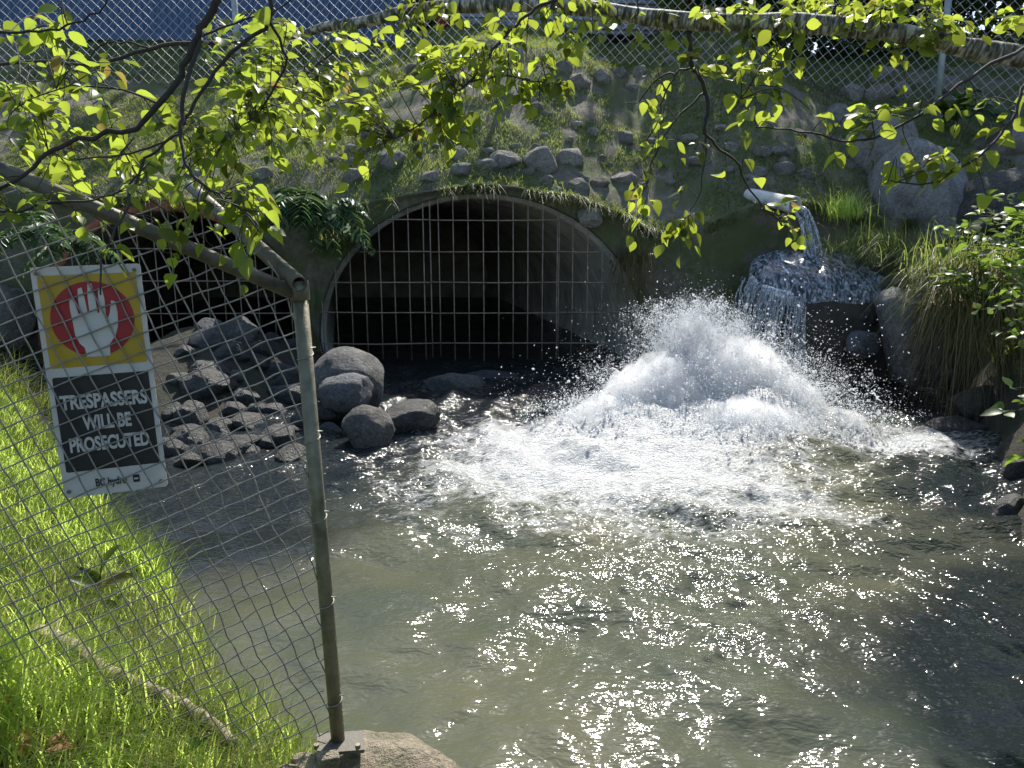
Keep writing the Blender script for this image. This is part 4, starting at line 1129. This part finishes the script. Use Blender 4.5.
blades('grass', p - [0, 0, .01], (.12 + .18*RNG.random(len(p))), .0035 + .003*RNG.random(len(p)), .35 + .8*RNG.random(len(p)), GRASS, 'long grass blades standing in the near left corner')
p = left_bank(900, .9, 3.4, .0, 1.8); wl = Leaves()
for q_ in p:
    if float(vnoise(np.array([q_[0]*4]), np.array([q_[1]*4]), 3.0)[0]) > .05:
        wl.add(Vector(q_) + Vector((0, 0, random.uniform(.02, .11))), rv() + Vector((0, 0, .2)), Vector((0, 0, 1)) + rv(.4), random.uniform(.02, .045))
tag(wl.build('weeds', SHRUB), 'small broad leaved weeds among the near grass', kind='stuff')
p = left_bank(5000, .9, 3.0, .0, 1.9)
blades('dry_grass', p, .06 + .14*RNG.random(len(p)), .0025 + .002*RNG.random(len(p)), .8 + 1.5*RNG.random(len(p)), GRASSDRY, 'straw coloured dead grass stems among the near grass')
# hill grass
n = 190000
x = RNG.uniform(-11, 11, n); y = YW + .02 + 7.5*RNG.random(n)
m_ = fbm(x*.55, y*.55, 3.0, 4) + .25*vnoise(x*3, y*3, 1.0)
k = (m_ > -.08) | (y < YW+.22) | (y > YW + 4.2)
x, y = x[k], y[k]; pz = np.maximum(hillz(x, y), np.interp(x, hx, lp))
ln = .03 + .06*RNG.random(len(x)) + .07*(RNG.random(len(x)) < .06)
lean = np.stack([.5*RNG.normal(size=len(x)), -np.full(len(x), .9), np.zeros(len(x))], 1)
blades('grass', np.stack([x, y, pz], 1), ln, .008 + .006*RNG.random(len(x)), lean, GRASSDK, 'thin dull green grass and moss on the embankment slope', seg=3)
# lip overhang of moss / grass along the arch
n = 14000
x = RNG.uniform(-8, 6.3, n); k = RNG.random(n)
zl = np.interp(x, hx, lp); zb = np.interp(x, hx, bot)
z = zl - .16*RNG.random(n)**1.5; y = np.full(n, YW-.15) + .05*RNG.random(n)
k = z > zb - .02
k &= fbm(x*2.2, x*0, 3.0, 3) > -.12 + .3*(RNG.random(n)-.5)
lean = np.stack([.5*RNG.normal(size=n), -np.full(n, 1.1), np.zeros(n)], 1)[k]
blades('grass', np.stack([x, y, z], 1)[k], (.04 + .24*RNG.random(n)**2.5)[k], np.full(k.sum(), .010), lean, GRASSDK, 'mossy fringe of grass hanging over the culvert tops', seg=4, droop=.95)
# right bank grass
n = 60000
y = RNG.uniform(1.5, YW, n); d = RNG.random(n)*4.0 + .08
x = np.interp(y, xRy, xRx) + d/.85; z = ground(x, y)
k = (vnoise(x*1.6, y*1.6, 6.0) > -.45) & (z > .55); x, y, z = x[k], y[k], z[k]
lean = np.stack([-np.full(len(x), .75), -np.full(len(x), .35), np.zeros(len(x))], 1)
blades('grass', np.stack([x, y, z-.01], 1), .16 + .28*RNG.random(len(x)), .006 + .006*RNG.random(len(x)), lean, GRASSDK, 'long leaning grass covering the right bank')
def tuft(px, py, Y, n, spread, l0, l1, wid, lean, mat, label, group=None, droop=.40):
    c = P(px, py, Y)
    pp = np.array(c[:]) + RNG.normal(size=(n, 3))*np.array([spread, spread, spread*.35])
    L_ = np.tile(np.array(lean, float), (n, 1)) + RNG.normal(size=(n, 3))*np.array([.25, .25, 0])
    o = blades('grass_tuft', pp, l0 + (l1-l0)*RNG.random(n), wid*(.7 + .6*RNG.random(n)), L_, mat, seg=6, droop=droop)
    return tag(o, label, 'grass tuft', group)
for px_, py_, n_q, l1_, lb_ in [(12, 372, 260, .75, 'tall dull grass tuft at the left edge beside the sign'), (45, 392, 220, .6, 'ragged grass tuft on the bank behind the sign'), (75, 425, 200, .5, 'grass tuft on the bank edge low behind the sign'),
                               (118, 478, 180, .42, 'grass tuft at the bank edge by the lower corner of the sign'), (160, 545, 170, .36, 'grass tuft leaning to the water behind the mesh'), (222, 625, 150, .30, 'grass tuft leaning to the water nearer the post')]:
    h_ = hit(px_, py_ + 22, False); d_ = ray(px_, py_); 
    pp_ = np.array(h_[:]) + RNG.normal(size=(n_q, 3))*np.array([.16, .16, .0]); pp_[:, 2] = [gz(a_[0], a_[1]) - .01 for a_ in pp_]
    tag(blades('grass_tuft', pp_, l1_*(.4 + .6*RNG.random(n_q)), .007*(.7 + .6*RNG.random(n_q)), np.tile(np.array([.35, -.1, 0]), (n_q, 1)) + RNG.normal(size=(n_q, 3))*np.array([.3, .3, 0]), GRASSDK if py_ < 440 else GRASS, seg=6, droop=.6), lb_, 'grass tuft')
tuft(843, 215, 11.6, 260, .14, .2, .5, .012, (-.1, -.2, 0), GRASS, 'bright upright grass tuft right of the white pipe')
tuft(880, 250, 10.9, 700, .30, .3, .6, .010, (-.55, -.5, 0), GRASSDK, 'grass tuft spilling down over the wet stones beside the block', droop=1.0)
tuft(965, 275, 9.3, 1500, .28, .40, .80, .010, (-.45, -.75, 0), GRASSDK, 'large mop of long grass hanging over the upright boulder', droop=1.25)
tuft(975, 300, 8.9, 900, .24, .5, 1.0, .010, (-.25, -.6, 0), GRASSDRY, 'straw yellow grass hanging down to the water right of the upright boulder', droop=1.9)
tuft(632, 258, 11.9, 260, .12, .35, .8, .010, (.0, -.35, 0), GRASSDRY, 'dry grass strands hanging at the right end of the grate', droop=3.2)
tuft(335, 242, 11.9, 700, .17, .10, .22, .014, (.0, -.8, 0), GRASSDK, 'olive moss clump hanging between the two culverts', droop=1.5)
# moss strip on the upright boulder
# ferns
def fern(px, py, Y, nf, L_, label, group=None):
    c = P(px, py, Y); t = thing('fern', label, 'fern', c, group)
    for k in range(nf):
        lv = Leaves('lance'); mb = MB(); a = 2*math.pi*k/nf + random.uniform(-.2, .2)
        d = Vector((math.cos(a), math.sin(a)*.7 - .45, random.uniform(.0, .8))).normalized()
        l = L_*random.uniform(.7, 1.15); pts = []
        for i in range(14):
            s_ = i/13; pts.append(c + d*l*s_ + Vector((0, 0, -.85*l*s_*s_)))
        mb.tube(pts, list(np.linspace(.005, .0015, 14)), 5)
        for i in range(2, 14):
            tg = (pts[i] - pts[i-1]).normalized(); sd_ = tg.cross(Vector((0, 0, 1))).normalized(); w_ = .34*l*math.sin(min(1, (14-i)/10)*1.57)*(1 if i > 3 else .7)
            for sg in (1, -1):
                lv.add(pts[i], sd_*sg + tg*.45 + Vector((0, 0, -.25)), Vector((0, 0, 1)) + rv(.2), max(.03, w_)*random.uniform(.85, 1.1))
        child(lv.build('frond', FERN, None, mb), t)
fern(303, 203, 11.45, 22, 1.0, 'dark green fern clump hanging over the rim left of the grate')
fern(333, 205, 11.6, 14, .75, 'smaller fern right of the clump above the grate corner')
fern(30, 230, 8.4, 11, .7, 'fern at the left edge above the sign')
fern(75, 240, 8.8, 10, .6, 'dark fern behind the top of the sign')
fern(985, 112, 13.6, 9, .55, 'fern high on the right slope near the flat boulder')

# ------------------------------------------------------------------ shrubs and seedlings on the banks
def shrub(base, stems, lsz, label, mat=SHRUB, kind='ovate', name='shrub', per=9, cat='shrub', group=None, rad=.006):
    t = thing(name, label, cat, base, group); lv = Leaves(kind); mb = MB()
    for tgt in stems:
        mid = Vector(base).lerp(tgt, .5) + Vector((0, 0, .25*(tgt - Vector(base)).length)) + rv(.04)
        pts = smooth_path([base, mid, tgt], 7); mb.tube(pts, list(np.linspace(rad, .0018, len(pts))), 6)
        tot = len(pts)
        for k in range(per):
            q_ = pts[int((.35 + .65*k/max(1, per-1))*(tot-1))]; tg = (tgt - Vector(base)).normalized()
            sd_ = tg.cross(Vector((0, 0, 1))); sd_ = sd_.normalized() if sd_.length > .1 else Vector((1, 0, 0))
            for sg in (1, -1):
                dr = tg*.5 + sd_*sg*random.uniform(.5, 1) + Vector((0, 0, random.uniform(-.6, .15))) + rv(.2)
                lv.add(q_ + dr.normalized()*.012, dr, Vector((0, 0, 1)) + rv(.35), lsz*random.uniform(.6, 1.15))
    child(mb.build('stem', BARK), t); child(lv.build('foliage', mat), t); return t
b_ = Vector((4.55, 5.6, gz(4.55, 5.6)))
shrub(b_, [P(random.uniform(945, 1040), random.uniform(195, 265), random.uniform(4.9, 5.8)) for _ in range(17)], .085, 'leafy shrub at the right edge with sunlit light green tips')
b_ = Vector((4.35, 5.2, gz(4.35, 5.2)))
shrub(b_, [P(random.uniform(975, 1050), random.uniform(265, 355), random.uniform(4.7, 5.6)) for _ in range(17)], .08, 'dark broad leaved shrub below the sunlit one at the right edge')
b_ = Vector((3.9, 4.3, gz(3.9, 4.3)))
shrub(b_, [P(random.uniform(985, 1050), random.uniform(385, 460), random.uniform(4.0, 4.4)) for _ in range(9)], .11, 'low leafy twig reaching over the water at the right edge', per=5)
b_ = P(955, 100, 14.2); b_.z = gz(b_.x, b_.y)
shrub(b_, [b_ + Vector((random.uniform(-.5, .5), random.uniform(-.5, .1), random.uniform(.2, .7))) for _ in range(8)], .16, 'small pale leaved bush above the largest boulder')
b_ = Vector((5.6, 8.6, gz(5.6, 8.6)))
shrub(b_, [P(random.uniform(935, 1035), random.uniform(215, 300), random.uniform(8.0, 9.2)) for _ in range(18)], .11, 'green shrub behind the hanging grass on the right bank')
# broad leaved seedling in the near grass
b_ = hit(98, 618, False)
sd_t = thing('seedling', 'broad leaved seedling standing in the sunlit grass behind the mesh', 'plant', b_)
lv = Leaves('lance'); mb = MB(); top_ = P(102, 552, b_.y)
mb.tube([b_, top_], [.004, .002], 6)
for (px, py, qx, qy, sz) in [(100,596,68,600,.12),(100,590,76,576,.10),(102,575,108,548,.12),(102,592,118,572,.10),(102,602,116,606,.11),(100,588,88,570,.09)]:
    q0 = P(px, py, b_.y); q1 = P(qx, qy, b_.y - .05); lv.add(q0, q1-q0, Vector((0, -.5, 1)), (q1-q0).length*1.15)
child(mb.build('stem', GRASS), sd_t); child(lv.build('foliage', SHRUB), sd_t)
# fallen branch in the grass
def fallen(pts, r0, r1, label):
    mb = MB(); sp = smooth_path([p + Vector((0, 0, .040 + random.uniform(-.018, .018))) for p in pts], 5)
    mb.tube([p + rv(.003) for p in sp], list(np.linspace(r0, r1, len(sp))), 9, True, .35)
    tag(mb.build('fallen_branch', DEADWOOD), label, 'branch')
def gp(px, py, up=.03): h = hit(px, py, False); return h + Vector((0, 0, up))
fallen([gp(40, 652), gp(75, 672), gp(105, 690), gp(130, 702), gp(165, 716), gp(200, 735), gp(235, 762)], .030, .020, 'weathered grey fallen branch lying across the near grass')
fallen([gp(55, 664), gp(62, 640, .05), gp(58, 600, .12)], .004, .002, 'thin dry stick poking up beside the fallen branch')
DL = [(25, 752, 'rust brown dead leaf at the lower left corner'), (75, 764, 'yellow brown dead leaf at the bottom edge of the grass'), (290, 700, 'brown curled dead leaf in the grass left of the post'), (192, 700, 'dark dead leaf on the fallen branch'), (8, 728, 'orange dead leaf at the left edge of the grass'), (275, 722, 'tan dead leaf near the post foot')]
for px, py, lb in DL:
    L_ = Leaves(); h = gp(px, py, .07); L_.add(h, rv() + Vector((0, -.5, 0)), Vector((0, -.6, 1)) + rv(.3), .075); tag(L_.build('fallen_leaf', DEADLEAF), lb, 'leaf', 'dead leaves in the near grass')
# yellow flower on the right bank
fl = P(977, 306, 8.2); ft = thing('flower', 'small yellow flower in the hanging grass on the right bank', 'flower', fl)
YEL = m_plain('petal_yellow', (.75, .55, .02), .6, 0, .1, 20, .05)
V, Fc = ico(2); o = mesh_np('blossom', V*np.array([.045, .045, .03]) + np.array(fl[:]), [Fc], YEL); child(o, ft)
mb = MB(); mb.tube([fl, fl + Vector((.05, .1, -.3))], .004, 5); child(mb.build('stem', GRASSDK), ft)

# ------------------------------------------------------------------ far fence on the embankment
ff = [(-130, 86), (240, 84), (520, 60), (735, 70), (937, 104), (1130, 124)]
fp = [hit(px, py, False) for px, py in ff]
far = thing('chain_link_fence', 'long chain-link fence along the top of the embankment', 'fence', fp[2])
FH = 2.3
for p in fp:
    mb = MB(); mb.tube([p - Vector((0, 0, .3)), p + Vector((0, 0, FH))], .058, 12); child(mb.build('post', m_plain('far_post', (.36, .40, .40), .5, .3) if p is fp[0] else bpy.data.materials['far_post']), far)
mb = MB(); rmb = MB()
for a_, b_ in zip(fp[:-1], fp[1:]):
    L_ = (b_ - a_); l = L_.length; e = L_/l; up = Vector((0, 0, 1)); c_ = .135
    nn_ = int(l/c_/1.414) + 1; st_ = c_*1.41421
    for i in range(-int(FH/st_) - 1, nn_ + 1):
        for sg in (1, -1):
            s0 = i*st_ if sg == 1 else (i*st_ + FH); s1 = s0 + FH*sg; t0, t1 = 0.0, FH
            # clip to 0..l
            def clip(s, t, s2, t2):
                if s < 0: f = (0-s)/(s2-s); s, t = 0, t + (t2-t)*f
                if s > l: f = (l-s)/(s2-s); s, t = l, t + (t2-t)*f
                return s, t
            if max(s0, s1) <= 0 or min(s0, s1) >= l: continue
            A_ = clip(s0, t0, s1, t1); B_ = clip(s1, t1, s0, t0)
            mb.tube([a_ + e*A_[0] + up*(A_[1]+.02), a_ + e*B_[0] + up*(B_[1]+.02)], .0040, 4, False)
    rmb.tube([a_ + up*FH, b_ + up*FH], .035, 8)
child(mb.build('wire_mesh', WIREFAR), far); child(rmb.build('rail', bpy.data.materials['far_post']), far)

# things beyond the far fence
BLUE = m_plain('blue_paint', (.035, .085, .19), .5, 0, .15, 3, .05)
GREYM = m_plain('grey_cladding', (.22, .25, .28), .5, .2, .12, 3, .05)
DRED = m_plain('dark_red_paint', (.22, .02, .02), .5, 0, .2, 6, .05)
def corr_wall(mb, p0, p1, z0, z1, pitch, amp, vertical=True):
    e = (p1 - p0); l = e.length; e = e/l; nrm = Vector((e.y, -e.x, 0))
    prof = [(0, 0), (.35, 0), (.5, 1), (.85, 1)]
    pts = []; s = 0.0
    L_ = l if vertical else (z1 - z0)
    while s < L_:
        for f, o in prof:
            if s + f*pitch <= L_: pts.append((s + f*pitch, o*amp))
        s += pitch
    V = []
    for s, o in pts:
        if vertical: V += [tuple(p0 + e*s + nrm*o + Vector((0, 0, z0))), tuple(p0 + e*s + nrm*o + Vector((0, 0, z1)))]
        else: V += [tuple(p0 + nrm*o + Vector((0, 0, z0 + s))), tuple(p1 + nrm*o + Vector((0, 0, z0 + s)))]
    q = [(2*i, 2*i+2, 2*i+3, 2*i+1) for i in range(len(pts)-1)]
    mb.add(V, q)
def zrow(px, py, Y):
    p = P(px, py, Y); return p
c0 = P(-260, 34, 19.5); c1 = P(405, 26, 20.2); zc = gz(0.0, 20.0)
ct = thing('storage_container', 'dark blue corrugated container behind the far fence', 'container', ((c0+c1)/2))
zlow = min(c0.z, c1.z)
mb = MB(); corr_wall(mb, Vector((c0.x, c0.y, 0)), Vector((c1.x, c1.y, 0)), zlow, zlow+2.6, .28, .04); child(mb.build('side_panel', BLUE, smooth=False), ct)
mb = MB(); e = (c1-c0); e.z = 0; l = e.length; ang = math.atan2(e.y, e.x); M_ = Matrix.Rotation(ang, 4, 'Z'); mid = (c0+c1)/2; nb_ = Vector((-e.y, e.x, 0)).normalized()
mb.box((mid.x + nb_.x*1.26, mid.y + nb_.y*1.26, zlow + 1.35), (l, 2.44, 2.62), M_); child(mb.build('body', BLUE, smooth=False), ct)
mb = MB(); mb.box((mid.x - nb_.x*.02, mid.y - nb_.y*.02, zlow + .02), (l+.02, .12, .16), M_); mb.box((mid.x - nb_.x*.02, mid.y - nb_.y*.02, zlow + 2.6), (l+.02, .12, .14), M_); child(mb.build('frame', BLUE, smooth=False), ct)
gl = [(-10 + i*1.0) for i in range(3)]
s0 = P(455, 30, 20.0); s1 = P(712, 26, 20.6); zl_ = min(s0.z, s1.z)
sh = thing('metal_shed', 'grey shed wall of horizontal metal cladding behind the far fence', 'shed', ((s0+s1)/2))
mb = MB(); corr_wall(mb, Vector((s0.x, s0.y, 0)), Vector((s1.x, s1.y, 0)), zl_, zl_+2.6, .20, .05, False); child(mb.build('wall', GREYM, smooth=False), sh)
mb = MB(); e = s1-s0; mid = (s0+s1)/2; ang = math.atan2(e.y, e.x); nb_ = Vector((-e.y, e.x, 0)).normalized()
mb.box((mid.x + nb_.x*1.55, mid.y + nb_.y*1.55, zl_+1.32), (Vector((e.x, e.y, 0)).length, 3, 2.66), Matrix.Rotation(ang, 4, 'Z')); child(mb.build('body', GREYM, smooth=False), sh)
for px, py, lb in ((442, 32, 'dark red post between the blue container and the grey shed'), (684, 24, 'dark red post at the right end of the grey shed')):
    p = P(px, py, 19.2); g_ = gz(p.x, p.y); mb = MB(); mb.tube([(p.x, p.y, g_-.2), (p.x, p.y, g_+1.1)], .13, 12); mb.tube([(p.x, p.y, g_+1.1), (p.x, p.y, g_+1.16)], [.13, .06], 12)
    tag(mb.build('bollard', DRED), lb, 'post', 'red posts beyond the far fence')
# trees behind, mostly above the frame: they shade the embankment
for i, (x, y, hc, rx, n) in enumerate([(-7.5, 25.5, 13.0, 3.0, 520), (-2.0, 26, 13.4, 3.2, 520), (3.5, 25.0, 13.0, 3.0, 520), (8.5, 24.0, 12.0, 3.0, 600), (12.5, 20.5, 11.0, 3.0, 900), (10.5, 15.0, 9.4, 2.2, 600)]):
    g_ = gz(x, y); t = thing('maple_tree', ['tree behind the blue container', 'tree behind the gap beside the container', 'tree behind the grey shed', 'tree beyond the far fence at the right', 'tree on the right behind the fence corner', 'tree on the right slope outside the fence corner'][i] + ', crown above the picture', 'tree', (x, y, g_), 'trees beyond the far fence')
    o, cl = crown((x, y, hc), (rx, rx*.8, 1.5), n, .34, CANOPY, t)
    mb = MB(); mb.tube(smooth_path([(x, y, g_-.3), (x+.1, y, hc*.6), (x, y+.1, hc)], 4), list(np.linspace(.22, .07, 9)), 10)
    for c in cl[:9]: mb.tube([(x+.05, y, hc*.75), Vector((x, y, hc*.85)).lerp(c, .5), c], [.07, .05, .015], 6)
    child(mb.build('trunk', TRUNKBARK), t)

for px, py, Y, r_, lb in [(770, 30, 22.5, 2.3, 'large dark bush far behind the fence above the bare twig'), (880, 30, 22.0, 2.3, 'large dark bush far behind the fence left of the upper right post'), (842, 48, 18.6, 1.5, 'bush beyond the fence between the tall bush and the upper right post'), (712, 25, 21.5, 1.6, 'bush at the right end of the grey shed wall'), (990, 35, 18.2, 1.7, 'bush beyond the fence between the upper right post and the picture edge'), (735, 20, 19.0, 1.5, 'bushy green shrub beyond the far fence right of the grey shed'), (800, 10, 20.5, 1.9, 'tall bush behind the birch limb at the upper right'), (872, 20, 19.0, 1.7, 'round bush beyond the fence left of the upper right post'),
                          (950, 25, 18.6, 1.8, 'bush beyond the fence behind the upper right post'), (1030, 40, 17.5, 1.8, 'bush at the right edge beyond the far fence'), (428, 10, 22.5, 1.4, 'bush in the gap between the blue container and the shed')]:
    p = P(px, py, Y); g_ = gz(p.x, p.y); t = thing('bush', lb, 'bush', (p.x, p.y, g_), 'bushes beyond the far fence')
    o, cl = crown((p.x, p.y, g_ + r_*1.25), (r_*1.1, r_*.8, r_*1.7), 3600, .17, CANOPY, t); child(o, t)
    mb = MB()
    for c in cl[:8]: mb.tube([(p.x, p.y, g_-.1), Vector((p.x, p.y, g_+.3)).lerp(c, .5), c], [.03, .02, .006], 6)
    child(mb.build('stem', BARK), t)
